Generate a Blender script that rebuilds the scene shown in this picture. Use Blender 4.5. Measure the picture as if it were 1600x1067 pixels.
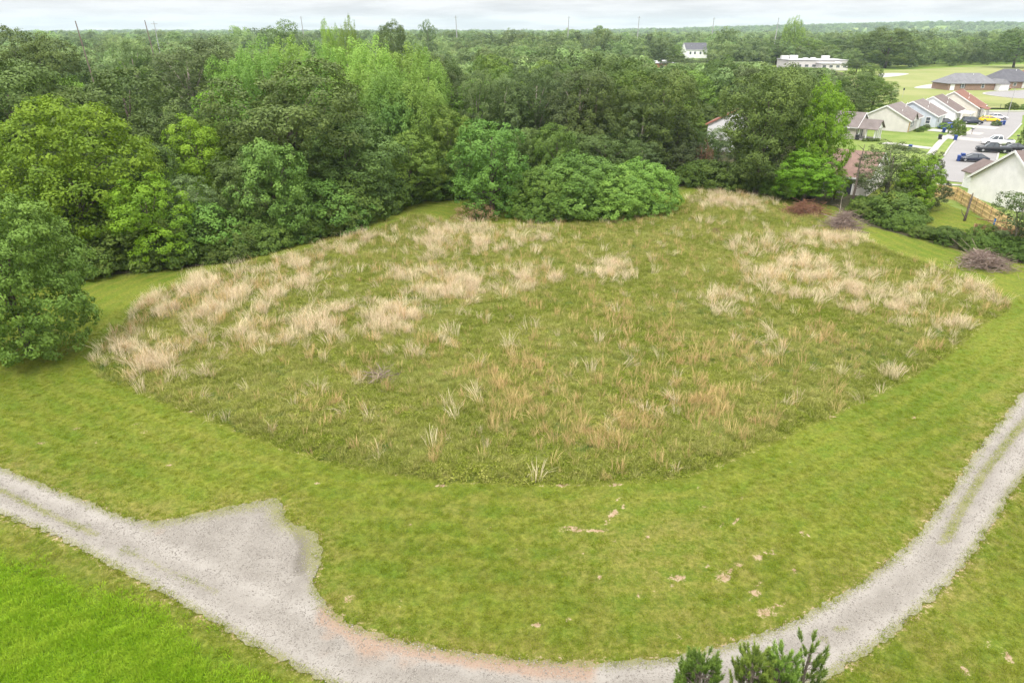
import bpy, bmesh, math, random
import numpy as np
from mathutils import Vector, Matrix
from mathutils.geometry import delaunay_2d_cdt

for _o in list(bpy.data.objects):
    bpy.data.objects.remove(_o, do_unlink=True)
SC = bpy.context.scene
COL = SC.collection
R = math.radians

# ------------------------------------------------------------------ camera
F, CH = 1067.0, 22.0                       # focal length in photo pixels, camera height in metres
PITCH = math.atan((533.5 - 47) / F)
cam = bpy.data.cameras.new('camera')
cam.sensor_width = 36.0
cam.lens = 36.0 * F / 1600.0
cam.clip_start, cam.clip_end = 0.5, 12000.0
camo = bpy.data.objects.new('camera', cam)
camo.location = (0, 0, CH)
camo.rotation_euler = (math.pi / 2 - PITCH, 0, 0)
COL.objects.link(camo)
SC.camera = camo

# ------------------------------------------------------------------ sky
W = bpy.data.worlds.new('World')
SC.world = W
W.use_nodes = True
nt = W.node_tree
nt.nodes.clear()
SUN_EL, SUN_AZ = R(58), R(205)             # azimuth clockwise from +Y
def wn(t, **k):
    n = nt.nodes.new(t)
    for a, b in k.items():
        setattr(n, a, b)
    return n
out = wn('ShaderNodeOutputWorld')
bg = wn('ShaderNodeBackground')
bg.inputs[1].default_value = 0.12
sky = wn('ShaderNodeTexSky', sky_type='NISHITA', sun_disc=False)
sky.sun_elevation, sky.sun_rotation = SUN_EL, SUN_AZ
sky.dust_density = 3.0
tc = wn('ShaderNodeTexCoord')
sep = wn('ShaderNodeSeparateXYZ')
nt.links.new(tc.outputs['Generated'], sep.inputs[0])
zc = wn('ShaderNodeMath', operation='MAXIMUM'); zc.inputs[1].default_value = 0.0
nt.links.new(sep.outputs[2], zc.inputs[0])
zo = wn('ShaderNodeMath', operation='ADD'); zo.inputs[1].default_value = 0.10
nt.links.new(zc.outputs[0], zo.inputs[0])
dv = wn('ShaderNodeVectorMath', operation='DIVIDE')
cmb = wn('ShaderNodeCombineXYZ')
for i in range(3):
    nt.links.new(zo.outputs[0], cmb.inputs[i])
nt.links.new(tc.outputs['Generated'], dv.inputs[0]); nt.links.new(cmb.outputs[0], dv.inputs[1])
no = wn('ShaderNodeTexNoise'); no.inputs['Scale'].default_value = 0.9; no.inputs['Detail'].default_value = 6.0
no.inputs['Roughness'].default_value = 0.6
nt.links.new(dv.outputs[0], no.inputs['Vector'])
rp = wn('ShaderNodeValToRGB')
rp.color_ramp.elements[0].position = 0.38; rp.color_ramp.elements[0].color = (0.76, 0.768, 0.778, 1)
rp.color_ramp.elements[1].position = 0.60; rp.color_ramp.elements[1].color = (1.0, 1.0, 1.0, 1)
nt.links.new(no.outputs[0], rp.inputs[0])
# overcast dome, overhead raised well beyond the natural ratio to brighten the ground
lum = wn('ShaderNodeMath', operation='MULTIPLY_ADD')
lum.inputs[1].default_value = 15.0; lum.inputs[2].default_value = 3.7
nt.links.new(zc.outputs[0], lum.inputs[0])
cl = wn('ShaderNodeVectorMath', operation='SCALE')
nt.links.new(rp.outputs[0], cl.inputs[0]); nt.links.new(lum.outputs[0], cl.inputs['Scale'])
mx = wn('ShaderNodeMix', data_type='RGBA'); mx.inputs[0].default_value = 0.96
nt.links.new(sky.outputs[0], mx.inputs[6]); nt.links.new(cl.outputs[0], mx.inputs[7])
nt.links.new(mx.outputs[2], bg.inputs[0]); nt.links.new(bg.outputs[0], out.inputs[0])

# ------------------------------------------------------------------ sun behind cloud
sun = bpy.data.lights.new('sun', 'SUN')
sun.energy, sun.angle, sun.color = 1.5, R(10), (1.0, 0.97, 0.92)
suno = bpy.data.objects.new('sun', sun)
_d = Vector((math.sin(SUN_AZ) * math.cos(SUN_EL), math.cos(SUN_AZ) * math.cos(SUN_EL), math.sin(SUN_EL)))
suno.rotation_euler = (-_d).to_track_quat('-Z', 'Y').to_euler()
suno.location = (0, 0, 120)
COL.objects.link(suno)

SC.view_settings.view_transform = 'Standard'
SC.view_settings.look = 'None'
SC.view_settings.exposure = 0.95
SC.view_settings.gamma = 1.0
SC.cycles.use_denoising = True
SC.cycles.max_bounces = 5
SC.cycles.diffuse_bounces = 3
SC.cycles.glossy_bounces = 2
SC.cycles.transmission_bounces = 3
SC.cycles.volume_bounces = 1
SC.cycles.sample_clamp_indirect = 4.0

# ------------------------------------------------------------------ helpers
rng = np.random.default_rng(7)
random.seed(7)
CP, SP = math.cos(PITCH), math.sin(PITCH)
def g(x, y, z=0.0):
    """photo pixel -> the point at height z that it shows"""
    dx, dy = (x - 800) / F, (533.5 - y) / F
    t = (CH - z) / (SP - CP * dy)
    return (dx * t, (CP + SP * dy) * t)
def top_z(y, Y):
    """height at ground distance Y that shows at photo row y"""
    dy = (533.5 - y) / F
    return CH + Y * (CP * dy - SP) / (CP + SP * dy)
def pxX(x, Y, z=0.0):
    return (x - 800) / F * (Y * CP + (CH - z) * SP)
def proj(X, Y, Z):
    d = Y * CP - (Z - CH) * SP
    return 800 + F * X / d, 533.5 - F * (Y * SP + (Z - CH) * CP) / d
def tag(o, label=None, cat=None, group=None, kind=None):
    if label: o['label'] = label
    if cat: o['category'] = cat
    if group: o['group'] = group
    if kind: o['kind'] = kind
    return o
def empty(name, loc=(0, 0, 0), rz=0.0, label=None, cat=None, group=None):
    o = bpy.data.objects.new(name, None)
    o.empty_display_size = 0.3
    o.location = loc; o.rotation_euler = (0, 0, rz)
    COL.objects.link(o)
    return tag(o, label, cat, group)
def link(name, me, parent=None):
    o = bpy.data.objects.new(name, me)
    COL.objects.link(o)
    if parent is not None: o.parent = parent
    return o
def copy_tree(o, parent=None):
    c = o.copy(); COL.objects.link(c); c.parent = parent
    for ch in list(o.children):
        copy_tree(ch, c)
    return c
class MB:
    def __init__(s): s.v, s.f, s.m = [], [], []
    def add(s, vs, fs, mi=0):
        b = len(s.v); s.v += [tuple(p) for p in vs]
        s.f += [tuple(i + b for i in f) for f in fs]; s.m += [mi] * len(fs); return s
    def box(s, x0, x1, y0, y1, z0, z1, mi=0):
        return s.add([(x0,y0,z0),(x1,y0,z0),(x1,y1,z0),(x0,y1,z0),(x0,y0,z1),(x1,y0,z1),(x1,y1,z1),(x0,y1,z1)],
                     [(0,3,2,1),(4,5,6,7),(0,1,5,4),(1,2,6,5),(2,3,7,6),(3,0,4,7)], mi)
    def hexa(s, a, b, mi=0):
        """two matching quads -> closed solid"""
        return s.add(list(a) + list(b), [(3,2,1,0),(4,5,6,7),(0,1,5,4),(1,2,6,5),(2,3,7,6),(3,0,4,7)], mi)
    def extrude(s, poly, d, mi=0):
        """closed polygon of 3-D points pushed along d"""
        n = len(poly); d = Vector(d)
        vs = [tuple(p) for p in poly] + [tuple(Vector(p) + d) for p in poly]
        return s.add(vs, [tuple(range(n))[::-1], tuple(range(n, 2*n))] + [(i, (i+1) % n, n + (i+1) % n, n + i) for i in range(n)], mi)
    def tube(s, pts, rad, n=6, mi=0):
        rings = []
        pts = [Vector(p) for p in pts]
        for i, p in enumerate(pts):
            d = (pts[min(i+1, len(pts)-1)] - pts[max(i-1, 0)]).normalized()
            a = d.cross(Vector((0, 0, 1)) if abs(d.z) < 0.9 else Vector((1, 0, 0))).normalized(); b = d.cross(a)
            r = rad[i] if isinstance(rad, (list, tuple)) else rad
            rings += [tuple(p + (a * math.cos(6.28319*k/n) + b * math.sin(6.28319*k/n)) * r) for k in range(n)]
        fs = [(j*n+k, j*n+(k+1) % n, (j+1)*n+(k+1) % n, (j+1)*n+k) for j in range(len(pts)-1) for k in range(n)]
        fs += [tuple(range(n)), tuple(range((len(pts)-1)*n, len(pts)*n))[::-1]]
        return s.add(rings, fs, mi)
    def mesh(s, name, mats, smooth=False):
        me = bpy.data.meshes.new(name); me.from_pydata(s.v, [], s.f)
        for m in (mats if isinstance(mats, (list, tuple)) else [mats]): me.materials.append(M[m])
        me.polygons.foreach_set('material_index', s.m)
        bm = bmesh.new(); bm.from_mesh(me); bmesh.ops.recalc_face_normals(bm, faces=bm.faces); bm.to_mesh(me); bm.free()
        if smooth: me.shade_smooth()
        return me
    def build(s, name, mats, parent=None, smooth=False):
        return link(name, s.mesh(name, mats, smooth), parent)
def np_mesh(name, V, T, mat, attrs=None, smooth=False):
    """fast triangle mesh from arrays"""
    me = bpy.data.meshes.new(name)
    V = np.asarray(V, np.float32); T = np.asarray(T, np.int32)
    me.vertices.add(len(V)); me.vertices.foreach_set('co', V.ravel())
    me.loops.add(T.size); me.loops.foreach_set('vertex_index', T.ravel())
    k = T.shape[1]
    me.polygons.add(len(T)); me.polygons.foreach_set('loop_start', np.arange(0, T.size, k, dtype=np.int32))
    me.polygons.foreach_set('loop_total', np.full(len(T), k, np.int32))
    for n, a in (attrs or {}).items():
        at = me.attributes.new(n, 'FLOAT', 'POINT'); at.data.foreach_set('value', np.asarray(a, np.float32))
    me.update(); me.validate()
    me.materials.append(M[mat])
    if smooth: me.shade_smooth()
    return me
def noise2(x, y, s, seed=0):
    """smooth value noise, 0..1"""
    x = np.asarray(x, float) / s + seed * 17.3; y = np.asarray(y, float) / s + seed * 9.1
    ix, iy = np.floor(x).astype(int), np.floor(y).astype(int)
    fx, fy = x - ix, y - iy
    fx, fy = fx*fx*(3-2*fx), fy*fy*(3-2*fy)
    def h(a, b):
        n = (a * 374761393 + b * 668265263 + seed * 1274126177) & 0x7fffffff
        n = ((n ^ (n >> 13)) * 1274126177) & 0x7fffffff
        return ((n ^ (n >> 16)) & 0xffff) / 65535.0
    return (h(ix, iy)*(1-fx) + h(ix+1, iy)*fx)*(1-fy) + (h(ix, iy+1)*(1-fx) + h(ix+1, iy+1)*fx)*fy
def inside(poly, X, Y):
    X, Y = np.asarray(X, float), np.asarray(Y, float)
    r = np.zeros(X.shape, bool); n = len(poly)
    for i in range(n):
        (x0, y0), (x1, y1) = poly[i], poly[(i+1) % n]
        if y0 == y1: continue
        c = ((y0 > Y) != (y1 > Y)) & (X < (x1-x0)*(Y-y0)/(y1-y0) + x0)
        r ^= c
    return r
def seg_dist(pl, X, Y, closed=False):
    X, Y = np.asarray(X, float), np.asarray(Y, float)
    d = np.full(X.shape, 1e9); n = len(pl)
    for i in range(n if closed else n-1):
        (x0, y0), (x1, y1) = pl[i], pl[(i+1) % n]
        L = (x1-x0)**2 + (y1-y0)**2 + 1e-9
        t = np.clip(((X-x0)*(x1-x0) + (Y-y0)*(y1-y0)) / L, 0, 1)
        d = np.minimum(d, np.hypot(X-x0-t*(x1-x0), Y-y0-t*(y1-y0)))
    return d
def smooth_loop(pts, step, closed=True):
    """Catmull-Rom through the points, resampled"""
    p = [Vector(q).to_2d() for q in pts]; n = len(p); res = []
    for i in range(n if closed else n-1):
        if closed: a, b, c, d = p[i-1], p[i], p[(i+1) % n], p[(i+2) % n]
        else: a, b, c, d = p[max(i-1, 0)], p[i], p[i+1], p[min(i+2, n-1)]
        k = max(1, int((c-b).length / step))
        for j in range(k):
            t = j / k
            res.append(0.5*((2*b) + (c-a)*t + (2*a-5*b+4*c-d)*t*t + (3*b-a-3*c+d)*t**3))
    return [(q.x, q.y) for q in res]
def ragged(loop, amp, size, seed):
    a = np.array(loop); t = np.roll(a, -1, 0) - np.roll(a, 1, 0)
    t /= np.linalg.norm(t, axis=1)[:, None] + 1e-9
    j = sum((noise2(a[:, 0], a[:, 1], size/k, seed+k) - 0.5) * 2 * amp/k for k in (1, 2, 4))
    return a + np.stack([t[:, 1], -t[:, 0]], 1) * j[:, None]
def sheet(name, loop, z, mat, step, attr_fn=None, hfun=None, kind='structure'):
    """a filled outline with inner points: one ground sheet"""
    loop = np.asarray(loop, float)
    x0, y0 = loop.min(0); x1, y1 = loop.max(0)
    gx, gy = np.meshgrid(np.arange(x0, x1, step), np.arange(y0, y1, step))
    gx = gx.ravel() + rng.uniform(-.2, .2, gx.size)*step; gy = gy.ravel() + rng.uniform(-.2, .2, gy.size)*step
    ok = inside([tuple(p) for p in loop], gx, gy)
    gx, gy = gx[ok], gy[ok]
    if len(loop) < 900 and len(gx):
        k = seg_dist([tuple(p) for p in loop], gx, gy, True) > step*0.45; gx, gy = gx[k], gy[k]
    vs = [Vector(p) for p in loop] + [Vector(p) for p in zip(gx, gy)]
    n = len(loop)
    v, e, f, *_ = delaunay_2d_cdt(vs, [(i, (i+1) % n) for i in range(n)], [], 1, 1e-5)
    V = np.array([(p.x, p.y, z) for p in v]); T = np.array([t for t in f if len(t) == 3])
    a, b, c = V[T[:, 0]], V[T[:, 1]], V[T[:, 2]]
    fl = ((b-a)[:, 0]*(c-a)[:, 1] - (b-a)[:, 1]*(c-a)[:, 0]) < 0
    T[fl] = T[fl][:, ::-1]
    if hfun is not None: V[:, 2] += hfun(V[:, 0], V[:, 1])
    o = link(name, np_mesh(name, V, T, mat, attr_fn(V[:, 0], V[:, 1]) if attr_fn else None, smooth=True))
    return tag(o, kind=kind)

# ------------------------------------------------------------------ materials
M = {}
LEAF = 1.55
class NT:
    def __init__(s, name):
        s.m = bpy.data.materials.new(name); s.m.use_nodes = True; s.t = s.m.node_tree; s.t.nodes.clear()
        s.out = s.t.nodes.new('ShaderNodeOutputMaterial'); M[name] = s.m
    def n(s, t, ins=None, **k):
        nd = s.t.nodes.new(t)
        for a, b in k.items(): setattr(nd, a, b)
        for a, b in (ins or {}).items():
            if hasattr(b, 'is_output') or isinstance(b, bpy.types.NodeSocket): s.t.links.new(b, nd.inputs[a])
            else: nd.inputs[a].default_value = b
        return nd
    def pos(s): return s.n('ShaderNodeNewGeometry').outputs['Position']
    def obj(s): return s.n('ShaderNodeTexCoord').outputs['Object']
    def noise(s, scale, detail=4, vec=None, rough=0.6, dist=0.0):
        return s.n('ShaderNodeTexNoise', {'Vector': vec if vec is not None else s.pos(), 'Scale': scale, 'Detail': detail, 'Roughness': rough, 'Distortion': dist}).outputs[0]
    def ramp(s, fac, *st):
        r = s.n('ShaderNodeValToRGB', {0: fac}); e = r.color_ramp.elements
        while len(e) < len(st): e.new(0.5)
        for el, (p, c) in zip(e, st):
            el.position = p; el.color = (*c, 1) if len(c) == 3 else c
        return r.outputs[0]
    def mix(s, fac, a, b, mode='MIX'):
        q = s.n('ShaderNodeMix', data_type='RGBA', blend_type=mode)
        for i, v in ((0, fac), (6, a), (7, b)):
            if isinstance(v, bpy.types.NodeSocket): s.t.links.new(v, q.inputs[i])
            else: q.inputs[i].default_value = ((*v, 1) if isinstance(v, tuple) and len(v) == 3 else v)
        return q.outputs[2]
    def math(s, op, a, b=0.0, c=0.0, clamp=False):
        q = s.n('ShaderNodeMath', {0: a, 1: b, 2: c}, operation=op); q.use_clamp = clamp
        return q.outputs[0]
    def attr(s, name): return s.n('ShaderNodeAttribute', attribute_name=name).outputs['Fac']
    def step(s, v, lo, hi):
        q = s.n('ShaderNodeMapRange', {0: v, 1: lo, 2: hi}); q.interpolation_type = 'SMOOTHSTEP'; q.clamp = True
        return q.outputs[0]
    def bump(s, h, strength=0.5, dist=0.05):
        return s.n('ShaderNodeBump', {'Height': h, 'Strength': strength, 'Distance': dist}).outputs[0]
    def bsdf(s, col, rough=0.9, normal=None, spec=0.3, metal=0.0, coat=0.0):
        b = s.n('ShaderNodeBsdfPrincipled', {'Roughness': rough, 'Metallic': metal, 'Specular IOR Level': spec, 'Coat Weight': coat})
        if isinstance(col, bpy.types.NodeSocket): s.t.links.new(col, b.inputs['Base Color'])
        else: b.inputs['Base Color'].default_value = (*col, 1)
        if normal is not None: s.t.links.new(normal, b.inputs['Normal'])
        s.t.links.new(b.outputs[0], s.out.inputs[0]); return b
def plain(name, col, rough=0.8, var=0.12, scale=6.0, spec=0.3, metal=0.0, coat=0.0):
    t = NT(name); nz = t.noise(scale, 5, t.obj())
    c = t.mix(t.step(nz, 0.3, 0.7), tuple(x*(1-var) for x in col), tuple(min(1, x*(1+var)) for x in col))
    t.bsdf(c, rough, None, spec, metal, coat)
def leaf_mat(name, dark, light, trans=0.22, var=0.25):
    """foliage: tint runs leaf by leaf (attribute), tree by tree (object random)"""
    dark, light = tuple(x*LEAF for x in dark), tuple(x*LEAF for x in light)
    t = NT(name)
    info = t.n('ShaderNodeObjectInfo').outputs['Random']
    tint = t.attr('tint')
    f = t.math('ADD', t.math('MULTIPLY', tint, 0.8), t.math('MULTIPLY', info, 0.2), clamp=True)
    c = t.mix(f, dark, light)
    hs = t.n('ShaderNodeHueSaturation', {'Hue': t.math('MULTIPLY_ADD', info, 0.030, 0.485), 'Saturation': 1.0,
             'Value': t.math('MULTIPLY_ADD', t.math('FRACT', t.math('MULTIPLY', info, 7.31)), var*2, 1.0-var), 'Color': c}).outputs[0]
    d = t.n('ShaderNodeBsdfPrincipled', {'Base Color': hs, 'Roughness': 0.6, 'Specular IOR Level': 0.25})
    tr = t.n('ShaderNodeBsdfTranslucent', {'Color': hs})
    mxs = t.n('ShaderNodeMixShader', {0: trans, 1: d.outputs[0], 2: tr.outputs[0]})
    t.t.links.new(mxs.outputs[0], t.out.inputs[0])

# foliage colours
leaf_mat('oak_leaf', (0.03, 0.053, 0.01), (0.098, 0.14, 0.029))
leaf_mat('mid_leaf', (0.042, 0.082, 0.01), (0.13, 0.19, 0.027))
leaf_mat('bright_leaf', (.060,.128,.007), (.185,.295,.020), 0.35)
leaf_mat('poplar_leaf', (0.085, 0.155, 0.022), (0.205, 0.3, 0.058), 0.35)
leaf_mat('blue_leaf', (0.034, 0.076, 0.012), (0.108, 0.172, 0.03))
leaf_mat('olive_leaf',  (0.045, 0.070, 0.022), (0.110, 0.150, 0.048), 0.25)
leaf_mat('cedar_leaf',  (0.040, 0.055, 0.020), (0.085, 0.105, 0.034), 0.2)
leaf_mat('shrub_leaf', (0.03, 0.058, 0.008), (0.096, 0.143, 0.021))
leaf_mat('light_shrub_leaf', (0.042, 0.098, 0.012), (0.135, 0.225, 0.034))
leaf_mat('pine_needle', (.040,.085,.014), (.190,.250,.045), 0.15)
leaf_mat('tan_grass', (.245,.165,.070), (.470,.345,.165), 0.25, 0.15)
leaf_mat('pale_grass', (.280,.222,.140), (.560,.465,.315), 0.25, 0.12)
leaf_mat('dead_leaf',   (0.110, 0.065, 0.035), (0.230, 0.140, 0.080), 0.2)
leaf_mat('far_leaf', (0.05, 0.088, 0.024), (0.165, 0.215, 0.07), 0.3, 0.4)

def turf_mat(name, lush):
    t = NT(name); big, mid = t.noise(0.09, 4), t.noise(0.7, 5, None, 0.65); tint = t.attr('tint')
    if lush:
        c = t.mix(t.step(mid, 0.35, 0.7), (0.180, 0.330, 0.012), (0.290, 0.420, 0.032))
    else:
        c = t.mix(t.step(big, 0.35, 0.66), (0.150, 0.210, 0.016), (0.205, 0.248, 0.026))
        c = t.mix(t.math('MULTIPLY', t.step(mid, 0.42, 0.70), 0.6), c, (0.240, 0.240, 0.042))
    c = t.mix(t.math('MULTIPLY', tint, 0.5), c, t.mix(0.5, c, (0.28, 0.28, 0.04)))
    d = t.n('ShaderNodeBsdfDiffuse', {'Color': c}); tr = t.n('ShaderNodeBsdfTranslucent', {'Color': c})
    t.t.links.new(t.n('ShaderNodeMixShader', {0: 0.3, 1: d.outputs[0], 2: tr.outputs[0]}).outputs[0], t.out.inputs[0])
def meadow_mat(name, a_, b_, c_):
    """weeds in drifts: green, yellow-green and straw patches over the ground"""
    t = NT(name); big, mid = t.noise(0.16, 4, None, 0.6), t.noise(0.9, 4, None, 0.6); tint = t.attr('tint')
    c = t.mix(t.step(t.math('ADD', t.math('MULTIPLY', big, 0.7), t.math('MULTIPLY', mid, 0.3)), 0.38, 0.62), a_, b_)
    c = t.mix(t.math('MULTIPLY', t.step(mid, 0.55, 0.75), 0.55), c, c_)
    c = t.mix(t.math('MULTIPLY', tint, 1.0), t.mix(0.62, c, (0.03, 0.05, 0.008)), c)
    c = t.mix(t.step(tint, 0.82, 0.95), c, t.mix(0.5, c, c_))
    d = t.n('ShaderNodeBsdfDiffuse', {'Color': c}); tr = t.n('ShaderNodeBsdfTranslucent', {'Color': c})
    t.t.links.new(t.n('ShaderNodeMixShader', {0: 0.25, 1: d.outputs[0], 2: tr.outputs[0]}).outputs[0], t.out.inputs[0])
meadow_mat('weed_leaf', (0.215, 0.275, 0.028), (0.365, 0.385, 0.068), (0.470, 0.420, 0.160))
meadow_mat('tall_green_grass', (0.260, 0.300, 0.045), (0.400, 0.400, 0.105), (0.530, 0.460, 0.205))
turf_mat('lawn_blade', False); turf_mat('lush_blade', True)
t = NT('bark'); z = t.noise(7, 6, t.obj()); t.bsdf(t.ramp(z, (0.3, (0.05, 0.038, 0.028)), (0.7, (0.16, 0.13, 0.105))), 0.95, t.bump(z, 0.8, 0.05))
t = NT('pale_bark'); z = t.noise(5, 6, t.obj()); t.bsdf(t.ramp(z, (0.3, (0.17, 0.14, 0.11)), (0.7, (0.38, 0.33, 0.28))), 0.95, t.bump(z, 0.6, 0.04))
t = NT('stick'); z = t.noise(1.7, 5); t.bsdf(t.ramp(z, (0.3, (0.11, 0.075, 0.06)), (0.55, (0.22, 0.16, 0.13)), (0.75, (0.34, 0.28, 0.24))), 0.95)
t = NT('rust_stick'); z = t.noise(1.7, 5); t.bsdf(t.ramp(z, (0.3, (0.10, 0.045, 0.025)), (0.7, (0.26, 0.13, 0.08))), 0.95)

# mown lawn: hue patches, mower stripes, lush and dry ground, bare soil
t = NT('lawn')
P = t.pos()
big, mid, fine, grain = t.noise(0.09, 4), t.noise(0.7, 5, None, 0.65), t.noise(4.5, 5, None, 0.7), t.noise(22, 3, None, 0.8)
c = t.mix(t.step(big, 0.35, 0.66), (0.130, 0.182, 0.014), (0.182, 0.222, 0.022))
c = t.mix(t.math('MULTIPLY', t.step(mid, 0.42, 0.70), 0.6), c, (0.215, 0.216, 0.038))
c = t.mix(t.math('MULTIPLY', t.step(mid, 0.50, 0.30), 0.55), c, (0.122, 0.195, 0.014))
mow = t.math('SINE', t.math('MULTIPLY', t.math('ADD', t.attr('mow'), t.math('MULTIPLY', mid, 0.9)), 4.1))
c = t.mix(t.math('MULTIPLY', t.step(mow, -0.2, 1.0), 0.38), c, (0.250, 0.246, 0.035))
dry = t.math('MULTIPLY', t.attr('dry'), t.step(t.math('ADD', mid, t.math('MULTIPLY', fine, 0.6)), 0.55, 1.05))
c = t.mix(dry, c, (0.270, 0.225, 0.065))
lush = t.step(t.math('ADD', t.attr('lush'), t.math('MULTIPLY', t.math('SUBTRACT', mid, 0.5), 0.9)), 0.2, 0.8)
lc = t.mix(t.step(fine, 0.35, 0.68), (0.125, 0.260, 0.006), (0.215, 0.345, 0.016))
lc = t.mix(t.step(mid, 0.5, 0.75), lc, (0.205, 0.340, 0.020))
c = t.mix(lush, c, lc)
spk = t.step(t.math('ADD', fine, t.math('MULTIPLY', grain, 0.55)), 0.55, 1.02)
c = t.mix(t.math('MULTIPLY', t.math('SUBTRACT', 1.0, spk), 0.55), c, t.mix(0.5, (0.035, 0.060, 0.006), c, 'MULTIPLY'))
c = t.mix(t.math('MULTIPLY', t.step(grain, 0.58, 0.8), 0.3), c, (0.270, 0.270, 0.050))
g2 = t.noise(8.5, 4, None, 0.95)
c = t.mix(t.math('MULTIPLY', t.step(g2, 0.52, 0.36), 0.40), c, t.mix(0.75, c, (0.045, 0.065, 0.008)))
c = t.mix(t.math('MULTIPLY', t.step(g2, 0.54, 0.68), 0.30), c, (0.290, 0.300, 0.040))
dirt = t.step(t.math('ADD', t.attr('dirt'), t.math('MULTIPLY', t.math('SUBTRACT', t.math('ADD', t.math('MULTIPLY', fine, 0.6), t.math('MULTIPLY', t.noise(11, 4, None, 0.7), 0.4)), 0.5), 3.0)), 0.45, 0.75)
c = t.mix(dirt, c, t.mix(t.step(fine, 0.35, 0.7), (0.270, 0.170, 0.095), (0.400, 0.310, 0.200)))
wood = t.step(t.math('ADD', t.attr('litter'), t.math('MULTIPLY', t.math('SUBTRACT', mid, 0.5), 0.8)), 0.4, 0.7)
c = t.mix(wood, c, (0.060, 0.052, 0.026))
t.bsdf(c, 0.95, t.bump(t.math('ADD', fine, t.math('MULTIPLY', grain, 0.6)), 0.9, 0.12), 0.15)

t = NT('gravel')
a, b, s_ = t.noise(0.8, 5), t.noise(13, 5, None, 0.8), t.noise(30, 3, None, 0.9)
c = t.mix(t.step(a, 0.3, 0.7), (0.203, 0.182, 0.155), (0.258, 0.234, 0.202))
c = t.mix(t.math('MULTIPLY', t.step(b, 0.45, 0.72), 0.45), c, (0.275, 0.255, 0.235))
c = t.mix(t.math('MULTIPLY', t.step(s_, 0.52, 0.30), 0.65), c, (0.100, 0.090, 0.080))
c = t.mix(t.math('MULTIPLY', t.attr('track'), t.math('MULTIPLY_ADD', a, 0.5, 0.25)), c, (0.335, 0.308, 0.274))
clay = t.step(t.math('ADD', t.attr('clay'), t.math('MULTIPLY', t.math('SUBTRACT', a, 0.5), 0.9)), 0.3, 0.75)
c = t.mix(t.math('MULTIPLY', clay, 0.7), c, t.mix(t.step(b, 0.35, 0.7), (0.235, 0.130, 0.075), (0.310, 0.225, 0.160)))
damp = t.step(t.math('ADD', t.attr('damp'), t.math('MULTIPLY', t.math('SUBTRACT', b, 0.5), 1.3)), 0.35, 0.9)
c = t.mix(t.math('MULTIPLY', damp, 0.7), c, (0.095, 0.082, 0.066))
weed = t.step(t.math('ADD', t.attr('weed'), t.math('MULTIPLY', t.math('SUBTRACT', t.math('ADD', b, t.math('MULTIPLY', s_, 0.4)), 0.7), 2.4)), 0.46, 0.58)
c = t.mix(t.math('MULTIPLY', weed, 0.85), c, t.mix(b, (0.13, 0.135, 0.04), (0.20, 0.19, 0.075)))
t.bsdf(c, 0.95, t.bump(t.math('ADD', b, s_), 0.7, 0.04), 0.2)

plain('stone_pale', (0.30, 0.27, 0.235), 0.9); plain('stone_grey', (0.205, 0.183, 0.158), 0.9); plain('stone_dark', (0.12, 0.11, 0.10), 0.9)
t = NT('meadow_soil'); a, b = t.noise(0.5, 5), t.noise(6, 5, None, 0.75)
c = t.mix(t.step(a, 0.35, 0.65), (0.125, 0.150, 0.024), (0.190, 0.200, 0.045))
c = t.mix(t.math('MULTIPLY', t.step(b, 0.48, 0.75), 0.5), c, (0.27, 0.24, 0.10)); c = t.mix(t.step(b, 0.48, 0.30), c, (0.050, 0.068, 0.012))
t.bsdf(c, 0.95, t.bump(b, 1.0, 0.25), 0.1)
t = NT('litter'); b = t.noise(2.5, 6, None, 0.7); t.bsdf(t.ramp(b, (0.35, (0.030, 0.034, 0.014)), (0.65, (0.095, 0.085, 0.045))), 0.95, t.bump(b, 1.0, 0.2), 0.1)
t = NT('far_ground'); a, b = t.noise(0.012, 4), t.noise(0.35, 5, None, 0.7)
c = t.mix(t.step(a, 0.38, 0.62), (0.110, 0.185, 0.022), (0.185, 0.230, 0.055)); c = t.mix(t.math('MULTIPLY', t.step(b, 0.4, 0.7), 0.4), c, (0.235, 0.245, 0.075))
t.bsdf(c, 0.95, t.bump(b, 0.8, 0.3), 0.1)
t = NT('pasture_grass'); a, b = t.noise(0.022, 4), t.noise(0.6, 5, None, 0.7)
c = t.mix(t.step(a, 0.38, 0.62), (0.165, 0.195, 0.058), (0.220, 0.225, 0.090)); c = t.mix(t.math('MULTIPLY', t.step(b, 0.4, 0.7), 0.35), c, (0.235, 0.22, 0.09))
t.bsdf(c, 0.95, t.bump(b, 0.6, 0.2), 0.1)
t = NT('yard_grass'); a, b = t.noise(0.18, 4), t.noise(3.0, 5, None, 0.7)
c = t.mix(t.step(a, 0.38, 0.62), (0.115, 0.172, 0.032), (0.168, 0.210, 0.055)); c = t.mix(t.math('MULTIPLY', t.step(b, 0.45, 0.7), 0.4), c, (0.24, 0.26, 0.08))
t.bsdf(c, 0.95, t.bump(b, 0.6, 0.1), 0.1)
def surf(name, c0, c1, s1=0.6, s2=14, rough=0.9, bstr=0.3):
    t = NT(name); a, b = t.noise(s1, 5), t.noise(s2, 4, None, 0.7)
    t.bsdf(t.mix(t.math('ADD', t.math('MULTIPLY', a, 0.6), t.math('MULTIPLY', b, 0.4)), c0, c1), rough, t.bump(b, bstr, 0.02), 0.25)
surf('asphalt', (0.175, 0.165, 0.158), (0.27, 0.256, 0.248), 0.25)
surf('concrete', (0.26, 0.243, 0.22), (0.40, 0.377, 0.35), 0.4)
surf('dirt_pad', (0.19, 0.15, 0.11), (0.30, 0.25, 0.20), 0.3)
surf('mulch', (0.12, 0.07, 0.04), (0.24, 0.15, 0.09), 2)
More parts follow.
